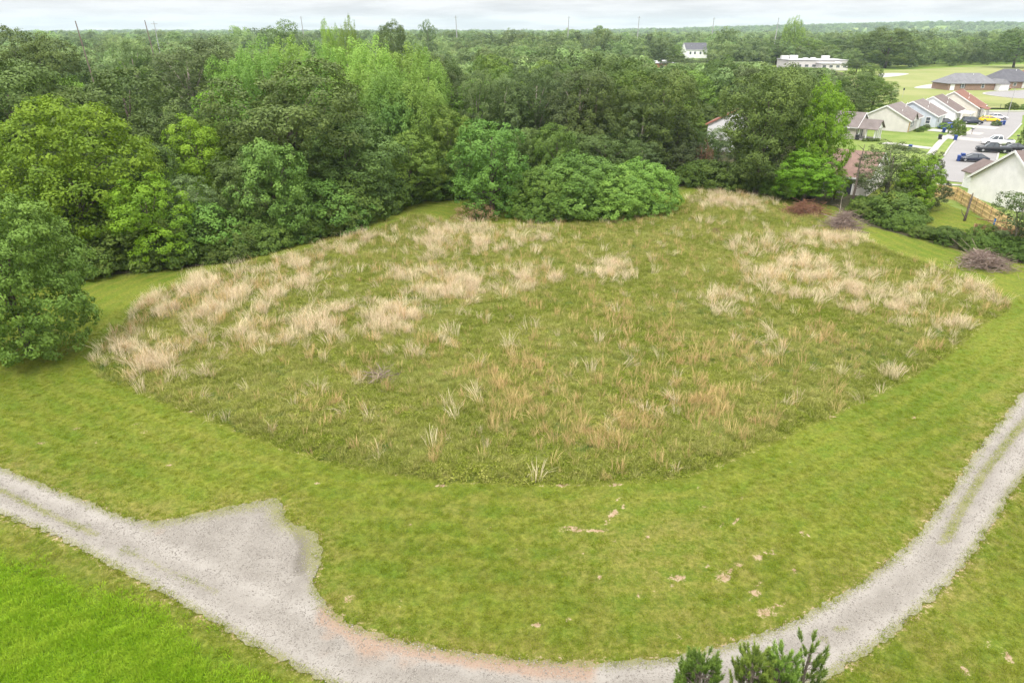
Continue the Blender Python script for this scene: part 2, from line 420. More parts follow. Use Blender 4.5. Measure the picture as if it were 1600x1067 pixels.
def siding(name, col, band=5.5):
    t = NT(name); o = t.obj(); zz = t.n('ShaderNodeSeparateXYZ', {0: o}).outputs[2]
    fr = t.math('FRACT', t.math('MULTIPLY', zz, band)); nz = t.noise(0.8, 5, o)
    c = t.mix(t.step(nz, 0.3, 0.7), tuple(x*0.92 for x in col), tuple(min(1, x*1.04) for x in col))
    t.bsdf(c, 0.7, t.bump(fr, 0.6, 0.03), 0.3)
siding('siding_white', (0.86, 0.835, 0.85)); siding('siding_cream', (0.62, 0.575, 0.51)); siding('siding_beige', (0.44, 0.395, 0.36))
siding('siding_pale', (0.60, 0.565, 0.535)); siding('siding_blue', (0.52, 0.56, 0.61))
def shingle(name, col):
    t = NT(name); o = t.obj(); a, b = t.noise(0.7, 5, o), t.noise(9, 4, o, 0.7)
    f = t.math('ADD', t.math('MULTIPLY', a, 0.5), t.math('MULTIPLY', b, 0.5))
    t.bsdf(t.mix(t.step(f, 0.3, 0.7), tuple(x*0.75 for x in col), tuple(x*1.22 for x in col)), 0.92, t.bump(b, 0.6, 0.03), 0.2)
shingle('roof_taupe', (0.165, 0.138, 0.128)); shingle('roof_brown', (0.140, 0.108, 0.098)); shingle('roof_red', (0.190, 0.095, 0.070))
shingle('roof_grey', (0.165, 0.162, 0.168)); shingle('roof_dark', (0.100, 0.098, 0.108)); shingle('roof_rose', (0.210, 0.135, 0.110)); shingle('roof_plum', (0.180, 0.080, 0.070))
def brickmat(name, c1, c2):
    t = NT(name); b = t.n('ShaderNodeTexBrick', {'Vector': t.obj(), 'Color1': (*c1, 1), 'Color2': (*c2, 1), 'Mortar': (0.4, 0.37, 0.33, 1), 'Scale': 4.0}); t.bsdf(b.outputs[0], 0.9)
plain('brick_brown', (0.25, 0.165, 0.125), 0.9, 0.25, 5); plain('brick_red', (0.34, 0.14, 0.09), 0.9, 0.25, 5); plain('brick_tan', (0.42, 0.30, 0.16), 0.9, 0.35, 3)
plain('trim_white', (0.72, 0.715, 0.70), 0.5, 0.04); plain('trim_red', (0.42, 0.17, 0.12), 0.6, 0.1); plain('flat_roof', (0.34, 0.335, 0.335), 0.8, 0.2, 0.3)
plain('glass', (0.05, 0.06, 0.07), 0.08, 0.2, 1.0, 0.8); plain('dark_door', (0.05, 0.05, 0.06), 0.5); plain('metal', (0.45, 0.46, 0.47), 0.45, 0.1, 6, 0.5, 0.6)
plain('shutter', (0.03, 0.035, 0.045), 0.6); plain('grey_unit', (0.60, 0.59, 0.58), 0.6)
plain('fence_wood', (0.62, 0.45, 0.215), 0.85, 0.28, 2.2); plain('fence_post', (0.36, 0.24, 0.12), 0.9, 0.2); plain('fence_brown', (0.17, 0.095, 0.05), 0.9, 0.2)
plain('bin_blue', (0.015, 0.045, 0.19), 0.45, 0.1); plain('bin_dark', (0.035, 0.035, 0.04), 0.5, 0.1); plain('tyre', (0.02, 0.02, 0.02), 0.85); plain('rim', (0.42, 0.43, 0.44), 0.35, 0.05, 6, 0.5, 0.7)
plain('pole_wood', (0.17, 0.13, 0.105), 0.9, 0.2); plain('pole_grey', (0.33, 0.32, 0.32), 0.6, 0.1); plain('blue_plastic', (0.02, 0.17, 0.55), 0.4); plain('white_plastic', (0.75, 0.75, 0.74), 0.5)
for nm, col in (('car_black', (0.012, 0.013, 0.016)), ('car_navy', (0.020, 0.024, 0.040)), ('car_blue', (0.010, 0.045, 0.30)), ('car_yellow', (0.80, 0.50, 0.015)),
                ('car_silver', (0.50, 0.48, 0.50)), ('car_red', (0.34, 0.025, 0.03)), ('car_white', (0.78, 0.78, 0.78))):
    plain(nm, col, 0.35, 0.05, 2, 0.25, 0.0, 0.12)
plain('lamp_clear', (0.75, 0.76, 0.78), 0.15, 0.05, 4, 0.6); plain('lamp_red', (0.40, 0.01, 0.01), 0.2, 0.05, 4, 0.6)

# ================================================================== THE GROUND
def G(*pts): return [g(*p) for p in pts]
MEADOW = smooth_loop(G((142,575),(215,610),(300,645),(370,672),(440,697),(520,722),(600,738),(690,749),(780,753),(900,756),(1000,752),(1070,742),(1130,722),(1190,697),
    (1290,652),(1390,606),(1480,552),(1540,505),(1577,478),(1560,458),(1490,428),(1420,403),(1370,383),(1330,362),(1270,338),(1210,318),(1150,303),(1100,298),(1078,306),
    (1066,322),(1020,338),(940,348),(860,354),(780,352),(700,346),(650,336),(600,354),(520,378),(420,405),(345,420),(290,440),(240,462),(205,490),(170,530)), 0.8)
DRIVE_IN = [(-70,697),(0,730),(70,758),(140,785),(200,808),(245,813),(300,805),(340,796),(384,787),(425,780),(440,786),(446,812),(470,822),(496,836),(499,880),(492,915),(520,955),(560,980),(640,1003),(740,1020),(860,1032),
    (960,1034),(1060,1025),(1150,1003),(1240,970),(1310,930),(1370,890),(1430,840),(1480,775),(1530,700),(1570,650),(1600,612),(1670,530)]
DRIVE_OUT = [(1720,600),(1600,745),(1550,820),(1500,890),(1440,950),(1380,1000),(1320,1040),(1250,1085),(1150,1120),(1000,1145),(800,1150),(620,1112),(500,1062),(420,1020),(330,970),
    (250,925),(170,880),(90,840),(0,803),(-80,770)]
DRIVE = smooth_loop(G(*DRIVE_IN) + G(*DRIVE_OUT), 0.5)
WOODS = [(-330,62),(-75,58),(-52,60),(-43,63),(-33,67.5),(-26.5,73),(-18,87),(-14,96),(6,98),(22,101),(29,108),(38,99.5),(44,93),(44.5,83),(47.5,76),(52,69),(60,63),(78,60),(88,66),(70,73),(58,77),(52,81),(49,88),(50,97),(54,104),(54,110),
         (52,118),(60,140),(70,168),(104,226),(150,330),(190,440),(140,520),(60,640),(-700,640),(-700,100)]
tag(link('ground', np_mesh('ground', [(-5200,-60,-0.35),(5200,-60,-0.35),(5200,5600,-0.35),(-5200,5600,-0.35)], [(0,1,2,3)], 'far_ground')), kind='structure')

DIRT = [(1062,903,16,6),(1051,902,8,5),(885,825,12,4),(935,828,10,3),(960,800,9,7),(1195,955,22,6),(1180,925,12,7),(1125,900,9,10),(1185,870,9,7),(1240,888,6,7),(1260,835,8,4),
    (545,935,9,8),(628,940,9,4),(840,975,14,5),(1210,860,5,4),(1150,880,4,6),(1105,885,4,4),(1270,915,6,5),(1155,940,5,4),(120,667,10,3),(62,690,8,3),(212,662,8,3),(225,673,8,3),(150,688,5,3),(265,725,7,3),
    (895,822,14,2),(910,827,10,2),(950,815,6,6),(972,790,5,6),(1100,792,8,4),(1510,1045,10,8),(1545,1005,6,10),(1575,1025,9,10),(300,640,12,2),(430,680,10,2),(690,757,12,2),(880,757,16,3),(960,756,16,3),
    (1080,740,12,2),(1300,650,12,2),(440,700,10,2),(1215,945,12,4)]
_r = np.random.default_rng(4)
for _ in range(130):
    _px, _py = (_r.normal(1130, 150), _r.normal(880, 70)) if _r.uniform() < .6 else (_r.uniform(0, 1600), _r.uniform(640, 1060))
    DIRT.append((_px, _py, _r.uniform(1.5, 5), _r.uniform(1.2, 3)))
for _a, _b, _n in (((870,825),(945,828),9),((945,828),(972,775),8),((1130,905),(1160,878),6),((1185,870),(1200,860),4),((1195,962),(1230,940),8),((1150,940),(1200,930),6)):
    for _i in range(_n):
        _t = _i/(_n-1); DIRT.append((_a[0]+(_b[0]-_a[0])*_t + _r.normal()*3, _a[1]+(_b[1]-_a[1])*_t + _r.normal()*1.5, _r.uniform(3, 7), _r.uniform(1.5, 3)))
def lawn_attrs(X, Y):
    X, Y = np.asarray(X, float), np.asarray(Y, float)
    sd = seg_dist(MEADOW[::2], X, Y, True)
    dirt = np.zeros(X.shape)
    for (px, py, rx, ry) in DIRT:
        cx, cy = g(px, py); s = (cy*CP + CH*SP) / F
        ex, ey = rx*s*0.9, ry*s/0.7
        dirt = np.maximum(dirt, 1.0*np.exp(-((X-cx)/ex)**2 - ((Y-cy)/ey)**2))
    dd = seg_dist(DRIVE, X, Y, True)
    dirt = np.maximum(dirt, 0.55*np.exp(-(dd/0.35)**2))
    dirt = np.maximum(dirt, 0.42*np.exp(-(sd/0.25)**2))
    lushline = [g(-500,790), g(-250,815), g(-80,845), g(0,872), g(120,915), g(240,975), g(330,1020), g(420,1067), g(600,1150), g(600,1500), g(-700,1500)]
    lush = np.where(inside(lushline, X, Y), 1.0, -1.0) * np.minimum(seg_dist(lushline, X, Y, True)/1.6, 1)
    lush = lush*0.5 + 0.5
    lush = np.where((Y > 34) | (lush <= 0.02), -1.0, lush)
    dry = 0.9*np.exp(-(dd/1.4)**2)
    for (px, py, rx, ry, w) in ((1050,870,260,90,.75),(1080,960,240,50,.6),(700,880,170,90,.2),(330,690,160,40,.25),(1480,1010,140,70,.6),(1250,760,120,40,.2),(850,790,300,30,.45),(350,985,160,40,.6),(150,860,160,40,.5)):
        cx, cy = g(px, py); s = (cy*CP + CH*SP) / F
        dry = np.maximum(dry, w*np.exp(-((X-cx)/(rx*s))**2 - ((Y-cy)/(ry*s/0.62))**2))
    lit = np.where(inside(WOODS, X, Y), 1.0, 0.0)
    lit = np.where(seg_dist(WOODS, X, Y, True) < 1.2, 0.45, lit)
    return {'mow': sd, 'dirt': dirt, 'lush': lush, 'dry': dry, 'litter': lit}
_xs, _ys = np.arange(-64, 66.01, 0.26), np.arange(6, 110.01, 0.26)
_gx, _gy = np.meshgrid(_xs, _ys)
_nx, _ny = len(_xs), len(_ys)
_ii = (np.arange(_ny-1)[:, None]*_nx + np.arange(_nx-1)).ravel()
_V = np.stack([_gx.ravel(), _gy.ravel(), (noise2(_gx.ravel(), _gy.ravel(), 6, 3)-0.5)*0.12 + (noise2(_gx.ravel(), _gy.ravel(), 0.9, 4)-0.5)*0.05 - 0.05], 1)
_ind = inside(DRIVE, _V[:, 0], _V[:, 1]) | (seg_dist(DRIVE, _V[:, 0], _V[:, 1], True) < 0.6)
_V[_ind, 2] = -0.03
LAWN = tag(link('lawn', np_mesh('lawn', _V, np.stack([_ii, _ii+1, _ii+_nx+1, _ii+_nx], 1), 'lawn', lawn_attrs(_V[:, 0], _V[:, 1]), True)), kind='structure')
LAWN['label'] = 'mown green lawn sweeping round the rough meadow'

W_LINES = [(G((-60,735),(0,766),(70,800),(150,835)), 0.22, 0.75), (G((190,858),(260,890),(340,925)), 0.18, 0.55), (G((1478,842),(1505,790),(1540,735),(1575,690),(1605,655),(1660,590)), 0.26, 1.0),
           (G((1308,984),(1322,980)), 0.16, 0.8), (G((1282,1000),(1290,996)), 0.16, 0.7), (G((1468,850),(1474,846)), 0.2, 0.8)]
def drive_attrs(X, Y):
    weed = np.zeros(len(X))
    for ln, w, k in W_LINES: weed = np.maximum(weed, k*np.exp(-(seg_dist(ln, X, Y)/w)**2))
    e = seg_dist(DRIVE, X, Y, True)
    weed = np.maximum(weed, 0.66*np.exp(-(e/0.45)**2))
    ln = G((520,962),(590,992),(680,1010),(800,1030),(900,1040)); clay = 1.1*np.exp(-(seg_dist(ln, X, Y)/0.8)**2)
    for (px, py, r, w) in ((585,1010,1.0,.75),(520,985,.8,.6),(640,1030,.9,.5),(505,1020,.6,.45),(250,830,.7,.4),(560,1040,.8,.4)):
        cx, cy = g(px, py); clay = np.maximum(clay, w*np.exp(-((X-cx)**2+(Y-cy)**2)/r**2))
    damp = np.zeros(len(X))
    for ln, w, k in ((G((462,820),(478,850),(470,890)), .5, 1.0), (G((330,805),(380,795),(420,800)), .5, .5), (G((480,900),(500,930)), .4, .5), (G((1300,935),(1345,915)), .4, .45), (G((860,1045),(1050,1045)), .7, .4)):
        damp = np.maximum(damp, k*np.exp(-(seg_dist(ln, X, Y)/w)**2))
    pad = G((245,813),(340,796),(430,781),(446,812),(496,836),(497,880)); weed = np.maximum(weed, 0.74*np.exp(-(seg_dist(pad, X, Y)/0.9)**2))
    cl = smooth_loop(G((-60,735),(0,766),(150,835),(340,925),(480,990),(620,1050),(850,1085),(1050,1078),(1200,1035),(1330,972),(1450,880),(1540,735),(1605,655),(1660,590)), 0.8, closed=False)
    return {'weed': weed, 'clay': clay, 'damp': damp, 'track': np.exp(-((seg_dist(cl, X, Y) - 0.85)/0.36)**2)}
_dl = ragged(smooth_loop(DRIVE, 0.07), 0.13, 0.32, 5)
DR = sheet('gravel_drive', _dl, 0.012, 'gravel', 0.24, drive_attrs)
DR['label'] = 'pale gravel drive curving past the lawn'
MD = sheet('meadow', ragged(smooth_loop(MEADOW, 0.4), 0.25, 1.3, 8), 0.03, 'meadow_soil', 0.8, None,
      lambda X, Y: np.minimum(seg_dist(MEADOW[::2], X, Y, True)*0.30 - 0.22, 0.16) + (noise2(X, Y, 2.2, 9)-0.4)*0.16*np.minimum(seg_dist(MEADOW[::2], X, Y, True), 1))
MD['label'] = 'rough unmown meadow of weeds and dry grass'
sheet('woodland_floor', ragged(smooth_loop([(x, y) for x, y in WOODS if True], 6.0), 1.0, 7, 3), 0.0, 'litter', 30.0)

# pasture, yards, streets
sheet('pasture', smooth_loop([(116,236),(200,222),(420,235),(700,420),(760,640),(560,640),(420,560),(330,500),(250,452),(190,410),(150,330)], 12), 0.0, 'pasture_grass', 40.0)
sheet('pasture', smooth_loop([(560,700),(900,660),(1500,1150),(1200,1400),(800,1050)], 40), 0.02, 'pasture_grass', 120.0)
sheet('pasture', smooth_loop([(190,590),(250,585),(300,700),(240,720)], 12), 0.02, 'pasture_grass', 40.0)
sheet('yard', [(60,84),(61,112),(56,120),(64,142),(74,170),(112,222),(140,214),(180,204),(180,100),(90,72),(67,72)], -0.01, 'yard_grass', 8.0)
U = Vector((0.655, 0.756)); Nn = Vector((0.756, -0.655))
def strip(name, pts, half, z, mat, step=3.0, **k):
    c = smooth_loop(pts, 2.0, closed=False) + [tuple(pts[-1])]
    a = np.array(c); tn = np.gradient(a, axis=0); tn /= np.linalg.norm(tn, axis=1)[:, None]
    nr = np.stack([-tn[:, 1], tn[:, 0]], 1)
    return sheet(name, np.vstack([a + nr*half, (a - nr*half)[::-1]]), z, mat, step, **k)
STREET = [(76,118),(86,131),(100,151),(113,167),(128,186),(142,206)]
strip('street', STREET, 4.1, 0.03, 'asphalt')
_cb = [(76 + 8.5*math.cos(a), 116 + 8.5*math.sin(a)) for a in np.linspace(0, 6.28, 24, endpoint=False)]
sheet('street', _cb, 0.034, 'asphalt', 3.0)
strip('street', [(128,206.5),(150,206.5),(190,205),(260,196)], 4.0, 0.038, 'asphalt')
def kerb(pts, w=0.32, h=0.13):
    c = smooth_loop(pts, 1.5, closed=False) + [tuple(pts[-1])]; a = np.array(c)
    tn = np.gradient(a, axis=0); tn /= np.linalg.norm(tn, axis=1)[:, None]; nr = np.stack([-tn[:, 1], tn[:, 0]], 1)
    L_, R_ = a + nr*w/2, a - nr*w/2; mb = MB(); n = len(a)
    vs = [(*p, 0.0) for p in L_] + [(*p, h) for p in L_] + [(*p, h) for p in R_] + [(*p, 0.0) for p in R_]
    fs = [(k*n+i, k*n+i+1, (k+1)*n+i+1, (k+1)*n+i) for k in range(3) for i in range(n-1)]
    tag(mb.add(vs, fs).build('kerb', 'concrete'), kind='structure')
def offset(pts, d):
    c = smooth_loop(pts, 3.0, closed=False) + [tuple(pts[-1])]; a = np.array(c)
    tn = np.gradient(a, axis=0); tn /= np.linalg.norm(tn, axis=1)[:, None]
    return [tuple(p) for p in a + np.stack([-tn[:, 1], tn[:, 0]], 1)*d]
kerb(offset(STREET[1:5], 4.25)); kerb(offset(STREET[1:5], -4.25))
kerb([(76 + 8.7*math.cos(a), 116 + 8.7*math.sin(a)) for a in np.linspace(1.75, 5.9, 16)])
kerb([(120,211),(150,210.8),(190,209.3),(260,200.3)]); 
strip('pavement', offset(STREET[1:4], 6.6), 0.65, 0.045, 'concrete')
strip('pavement', [(60,105),(66,107.5),(76,106),(84,112)], 0.6, 0.045, 'concrete')
strip('pavement', [(120,214),(150,213.8),(190,212.3),(260,203.3)], 1.0, 0.045, 'concrete')
for (a_, b_, w_) in (((85.5,143),(79.5,150.5),1.6),((97,160),(106,150),2.4),((101,171.5),(109,164),2.6),((112,181),(119,174),2.8),((121,192),(127,186),2.6),((92,130),(104,121),2.6),((98,139),(112,128),2.8),((85,122),(92,113),2.4),((104,147),(112,140),2.2)):
    strip('driveway', [a_, ((a_[0]+b_[0])/2, (a_[1]+b_[1])/2), b_], w_, 0.05, 'concrete')
sheet('concrete_pad', smooth_loop(G((1374,116),(1395,114.5),(1420,115.5),(1405,119),(1378,121)), 2), 0.03, 'concrete', 6.0)
sheet('concrete_pad', smooth_loop(G((1428,137.5),(1450,132.5),(1480,131),(1482,138.5),(1455,139)), 2), 0.03, 'concrete', 6.0)
sheet('dirt_pad', smooth_loop(G((1466,132),(1480,127),(1490,131),(1484,140)), 2), 0.05, 'dirt_pad', 6.0)
sheet('street', smooth_loop(G((1538,147),(1556,143.5),(1585,142.5),(1660,139),(1700,150),(1620,155),(1575,152)), 2), 0.03, 'asphalt', 6.0)
kerb(G((1660,139),(1585,142),(1556,143),(1537,147),(1574,152.7),(1620,155.7)), 0.7)

# distant rise closing the view beyond the plain
_x = np.linspace(-400, 4300, 60); _pts = []
for k, (yy, hh) in enumerate(((2500, -1.0), (2750, 0.6), (3050, 1.0), (3500, 0.9), (3900, -1.0))):
    for x in _x:
        rise = 34*np.clip((x-200)/1600, 0, 1) + 6*noise2(x, yy, 500, 12)
        _pts.append((x, yy + 60*noise2(x, 0, 400, 5), -1.0 if hh < 0 else hh*rise))
_q = [(k*60+i, k*60+i+1, (k+1)*60+i+1, (k+1)*60+i) for k in range(4) for i in range(59)]
tag(link('hills', np_mesh('hills', _pts, _q, 'far_ground', None, True)), kind='structure')

# ================================================================== FOLIAGE PROTOTYPES
def leaf_cloud(C, N, size, aspect=0.6, fold=0.25):
    """rhombic leaves at centres C with normals N -> vertices, triangles"""
    n = len(C)
    N = N / (np.linalg.norm(N, axis=1)[:, None] + 1e-9)
    t = rng.normal(size=(n, 3)); t -= (t*N).sum(1)[:, None]*N; t /= np.linalg.norm(t, axis=1)[:, None] + 1e-9
    b = np.cross(N, t); s = (size * rng.uniform(0.6, 1.4, n))[:, None]
    V = np.stack([C - t*s*0.5, C + b*s*aspect*0.5 + N*s*fold*0.4, C + t*s*0.5 - N*s*fold*0.5, C - b*s*aspect*0.5 + N*s*fold*0.4], 1).reshape(-1, 3)
    i = np.arange(n)*4
    return V, np.concatenate([np.stack([i, i+1, i+2], 1), np.stack([i, i+2, i+3], 1)])
def unit(n):
    v = rng.normal(size=(n, 3)); return v / np.linalg.norm(v, axis=1)[:, None]
def crown(name, mat, h, r, bottom, lobes, leaves, size, form='round', lobe_r=0.50, flat=0.8, clumps=240, clump_r=0.125, fill=0.12, up=0.45, stretch=1.0):
    """a union of large lobes carries clumps of twigs; each clump is a tuft of leaves, with gaps between the clumps"""
    H = h - bottom; L = []
    for i in range(lobes):
        a = 2.39996*i + rng.uniform(-.5, .5); zz = (i + rng.uniform(.2, .8))/lobes
        if form == 'cone': w, lr = (1-zz)**0.9*0.55, lobe_r*r*((1-zz)*0.95 + 0.16)
        elif form == 'column': w, lr = 0.50*math.sin(min(1, zz*1.2+.12)*2.6), lobe_r*r*rng.uniform(.8, 1.1)*(1.0 if zz < .75 else 0.75)
        elif form == 'dome': w, lr = 0.62*math.sqrt(max(.05, 1-zz*zz)), lobe_r*r*rng.uniform(.75, 1.15)
        elif form == 'vase': w, lr = (0.28 + 0.50*zz - 0.25*zz**3), lobe_r*r*(0.62 + 0.5*zz)*rng.uniform(.8, 1.15)
        else: w, lr = 0.58*math.sin(math.pi*(0.12 + 0.80*zz))**0.7, lobe_r*r*rng.uniform(.75, 1.2)
        w *= rng.uniform(.75, 1.15)
        zr = lr*flat
        zlo = bottom + zr*(0.45 if bottom < .3 else 0.75) if form != 'dome' else bottom + zr*0.15
        c = np.array([math.cos(a)*w*r, math.sin(a)*w*r, zlo + (h - zr*0.95 - zlo)*zz])
        L.append((c, lr, rng.uniform(0, 1)))
    LC = np.array([l[0] for l in L]); LR = np.array([l[1] for l in L]); sq = np.array([1, 1, 1/flat])
    # candidate clump centres on the outer skin of the union
    n = clumps*14; k = rng.choice(lobes, n, p=LR**2/(LR**2).sum()); d = unit(n)
    P_ = LC[k] + d*np.array([1, 1, flat])*LR[k][:, None]*rng.uniform(.78, 1.12, n)[:, None]
    q = np.linalg.norm((P_[:, None, :] - LC[None])*sq, axis=2)/LR[None]; q[np.arange(n), k] = 9
    ok = (q.min(1) > 0.90) & (P_[:, 2] > 0.12) & ((d[:, 2] > -0.55) | (rng.uniform(size=n) < .25))
    P_, d, k = P_[ok], d[ok], k[ok]; CC, DD, KK = [], [], []; cr = clump_r*r
    for i in range(len(P_)):
        if len(CC) >= clumps: break
        if CC and ((np.array(CC) - P_[i])**2).sum(1).min() < (cr*1.02)**2: continue
        CC.append(P_[i]); DD.append(d[i]); KK.append(k[i])
    CC, DD, KK = np.array(CC), np.array(DD), np.array(KK); m = len(CC)
    rad = cr*rng.uniform(.65, 1.45, m); tn = rng.uniform(size=m); lt = np.array([l[2] for l in L])
    nl = int(leaves*(1-fill)); j = rng.choice(m, nl, p=rad**2/(rad**2).sum())
    e = unit(nl); e = np.where(((e*DD[j]).sum(1) < -0.25)[:, None], -e, e)
    C1 = CC[j] + e*np.array([1, 1, .8*stretch])*(rad[j]*rng.uniform(.15, 1.12, nl)**0.5)[:, None]
    N1 = e*0.65 + DD[j]*0.40 + np.array([0, 0, up*0.8]) + rng.normal(size=(nl, 3))*0.28
    T1 = 0.26*lt[KK[j]] + 0.46*tn[j] + 0.28*rng.uniform(size=nl)
    nf = leaves - nl; j2 = rng.choice(lobes, nf, p=LR**2/(LR**2).sum()); e2 = unit(nf)
    C2 = LC[j2] + e2*np.array([1, 1, flat])*(LR[j2]*rng.uniform(.45, 1.0, nf))[:, None]
    C, N, T = np.vstack([C1, C2]), np.vstack([N1, e2 + rng.normal(size=(nf, 3))*.5]), np.concatenate([T1, rng.uniform(0, .7, nf)])
    keep = C[:, 2] > 0.05
    V, F_ = leaf_cloud(C[keep], N[keep], size)
    return np_mesh(name, V, F_, mat, {'tint': np.repeat(T[keep], 4)}), L
def trunk(name, mat, h, r0, L, top, n_limb=9, lean=0.0):
    mb = MB()
    pts = [Vector((lean*z*z*0.02 + 0.05*h*0.12*math.sin(z), 0.04*h*0.1*math.cos(1.7*z), z)) for z in np.linspace(-0.2, top, 6)]
    mb.tube(pts, [r0*1.25, r0, r0*0.85, r0*0.7, r0*0.5, r0*0.25], 7)
    for c, lr, _ in sorted(L, key=lambda q: -q[1])[:n_limb]:
        z0 = min(top*0.92, max(top*0.25, c[2]*0.55)); i = z0/top*5; a = pts[int(i)].lerp(pts[min(5, int(i)+1)], i - int(i)); e = Vector(c)
        m = a.lerp(e, 0.5) + Vector((0, 0, 0.12*(e - a).length))
        mb.tube([a, m, e], [r0*0.42, r0*0.28, r0*0.08], 5)
    return mb.mesh(name, mat, True)
PR = {}
def proto(key, mat, h, r, bottom, lobes, leaves, size, bark='bark', r0=0.28, top=0.8, limbs=9, **k):
    me, L = crown('crown_'+key, mat, h, r, bottom, lobes, leaves, size, **k)
    PR[key] = (me, trunk('trunk_'+key, bark, h, r0, L, h*top, limbs) if r0 else None, h, r)
proto('lone', 'mid_leaf', 12.5, 5.2, 0.2, 16, 42000, 0.22, fill=0.25, lobe_r=0.52, clumps=420, clump_r=0.095, r0=0.25)
proto('oak1', 'oak_leaf', 16, 6.5, 1.5, 13, 22000, 0.28)
proto('oak2', 'oak_leaf', 17, 6.5, 1.0, 15, 24000, 0.28, form='vase', clumps=280)
proto('oak3', 'oak_leaf', 15, 6.0, 2.0, 11, 20000, 0.28, flat=0.7)
proto('mid1', 'mid_leaf', 15, 5.5, 1.2, 12, 20000, 0.27)
proto('mid2', 'mid_leaf', 14, 5.0, 1.0, 14, 19000, 0.26, lobe_r=0.44, clump_r=0.14)
proto('pecan1', 'bright_leaf', 15, 8.0, 0.8, 20, 30000, 0.29, lobe_r=0.36, flat=0.9, clumps=330, clump_r=0.095, up=0.6)
proto('pecan2', 'bright_leaf', 13, 4.6, 1.0, 15, 17000, 0.25, lobe_r=0.40, flat=0.95, clumps=210, clump_r=0.13, up=0.6)
proto('draped', 'light_shrub_leaf', 10, 4.6, 0.1, 13, 21000, 0.22, lobe_r=0.42, clumps=230, clump_r=0.12)
proto('poplar1', 'poplar_leaf', 18, 5.0, 2.0, 15, 19000, 0.25, flat=1.35, lobe_r=0.40, clumps=230, clump_r=0.12, stretch=2.0, up=0.7)
proto('poplar2', 'poplar_leaf', 17, 4.4, 2.0, 13, 17000, 0.25, form='vase', flat=1.4, lobe_r=0.42, clumps=210, clump_r=0.125, stretch=2.0, up=0.7)
proto('blue1', 'blue_leaf', 11, 4.5, 1.0, 12, 16000, 0.25, lobe_r=0.42, clumps=200)
proto('olive1', 'olive_leaf', 16, 4.8, 2.5, 13, 15000, 0.23, 'pale_bark', lobe_r=0.42, flat=1.0, clumps=190, fill=0.2)
proto('olive2', 'olive_leaf', 17, 5.2, 2.0, 14, 16000, 0.23, 'pale_bark', lobe_r=0.42, flat=1.0, clumps=200, form='vase', fill=0.2)
proto('cedar1', 'cedar_leaf', 12, 3.2, 0.5, 12, 14000, 0.20, form='cone', lobe_r=0.75, flat=1.3, clumps=200, clump_r=0.14)
proto('wispy1', 'olive_leaf', 9, 3.0, 2.0, 10, 5200, 0.20, 'pale_bark', 0.12, lobe_r=0.42, clumps=110, clump_r=0.15, form='vase')
proto('shrub1', 'shrub_leaf', 3.2, 2.4, 0.0, 10, 9000, 0.16, r0=0.07, top=0.6, limbs=5, form='dome', lobe_r=0.48, clumps=150, clump_r=0.14)
proto('shrub2', 'shrub_leaf', 2.6, 2.2, 0.0, 8, 8000, 0.16, r0=0.07, top=0.6, limbs=5, form='dome', lobe_r=0.52, clumps=140, clump_r=0.14)
proto('shrub3', 'light_shrub_leaf', 3.4, 2.4, 0.0, 11, 9000, 0.16, r0=0.07, top=0.6, limbs=5, form='dome', lobe_r=0.44, clumps=150, clump_r=0.14)
proto('thicket', 'light_shrub_leaf', 7.6, 6.0, 0.0, 22, 36000, 0.21, r0=0.14, top=0.6, limbs=8, form='dome', lobe_r=0.36, flat=0.9, clumps=420, clump_r=0.085)
proto('deadshrub', 'dead_leaf', 2.2, 2.0, 0.0, 8, 2400, 0.12, r0=0.05, top=0.7, limbs=12, form='dome', lobe_r=0.48, clumps=70, clump_r=0.16)
proto('far1', 'far_leaf', 16, 6.0, 1.0, 8, 3000, 0.70, r0=0, clumps=70, clump_r=0.21)
proto('far2', 'far_leaf', 18, 5.0, 1.0, 9, 2700, 0.66, r0=0, form='vase', clumps=70, clump_r=0.22)
proto('far3', 'far_leaf', 14, 6.5, 1.0, 8, 3000, 0.72, r0=0, clumps=70, clump_r=0.21)
proto('vfar1', 'far_leaf', 17, 9.0, 0.0, 9, 700, 1.9, r0=0, clumps=50, clump_r=0.22)
proto('vfar2', 'far_leaf', 15, 10.0, 0.0, 9, 700, 1.9, r0=0, clumps=50, clump_r=0.22)

def plant(key, X, Y, h=None, r=None, label=None, group=None, name='tree', cat='tree', rz=None):
    cm, tm, hp, rp_ = PR[key]
    h = h or hp; r = r or rp_*h/hp
    e = empty(name, (X, Y, -0.03), rng.uniform(0, 6.28) if rz is None else rz, label, cat, group)
    e.scale = (r/rp_, r/rp_, h/hp)
    link('trunk' if name.endswith('tree') else 'stem', tm, e)
    link('crown' if name.endswith('tree') else 'foliage', cm, e)
    return e

# ================================================================== TREES ONE CAN TELL APART
PLACED = []
def tree_px(key, px, Y, ytop, hw, label, name='tree', cat='tree', group=None):
    h = top_z(ytop, Y); X = pxX(px, Y, h*0.55); r = hw*(Y*CP + (CH-h*0.5)*SP)/F
    PLACED.append((X, Y, r*0.8, h))
    return plant(key, X, Y, h, r, label, group, name, cat)
tree_px('lone', 2, 45.5, 288, 108, 'round full-crowned green tree standing alone on the lawn beside the meadow corner')
tree_px('pecan1', 108, 70, 148, 136, 'big bright yellow-green tree towering over the shrubs at the wood edge')
tree_px('pecan2', 232, 67, 268, 62, 'low spreading yellow-green tree beside the big bright tree at the wood edge')
tree_px('pecan2', 312, 84, 176, 56, 'smaller bright yellow-green tree with dark oaks on both sides')
tree_px('blue1', 425, 75.5, 212, 62, 'round blue-green tree in front of the huge dark oak')
tree_px('oak2', 452, 88, 98, 122, 'huge dark green oak rising above the blue-green tree')
tree_px('oak1', 540, 90, 185, 82, 'dark green oak leaning over the shrub bank beside the huge oak')
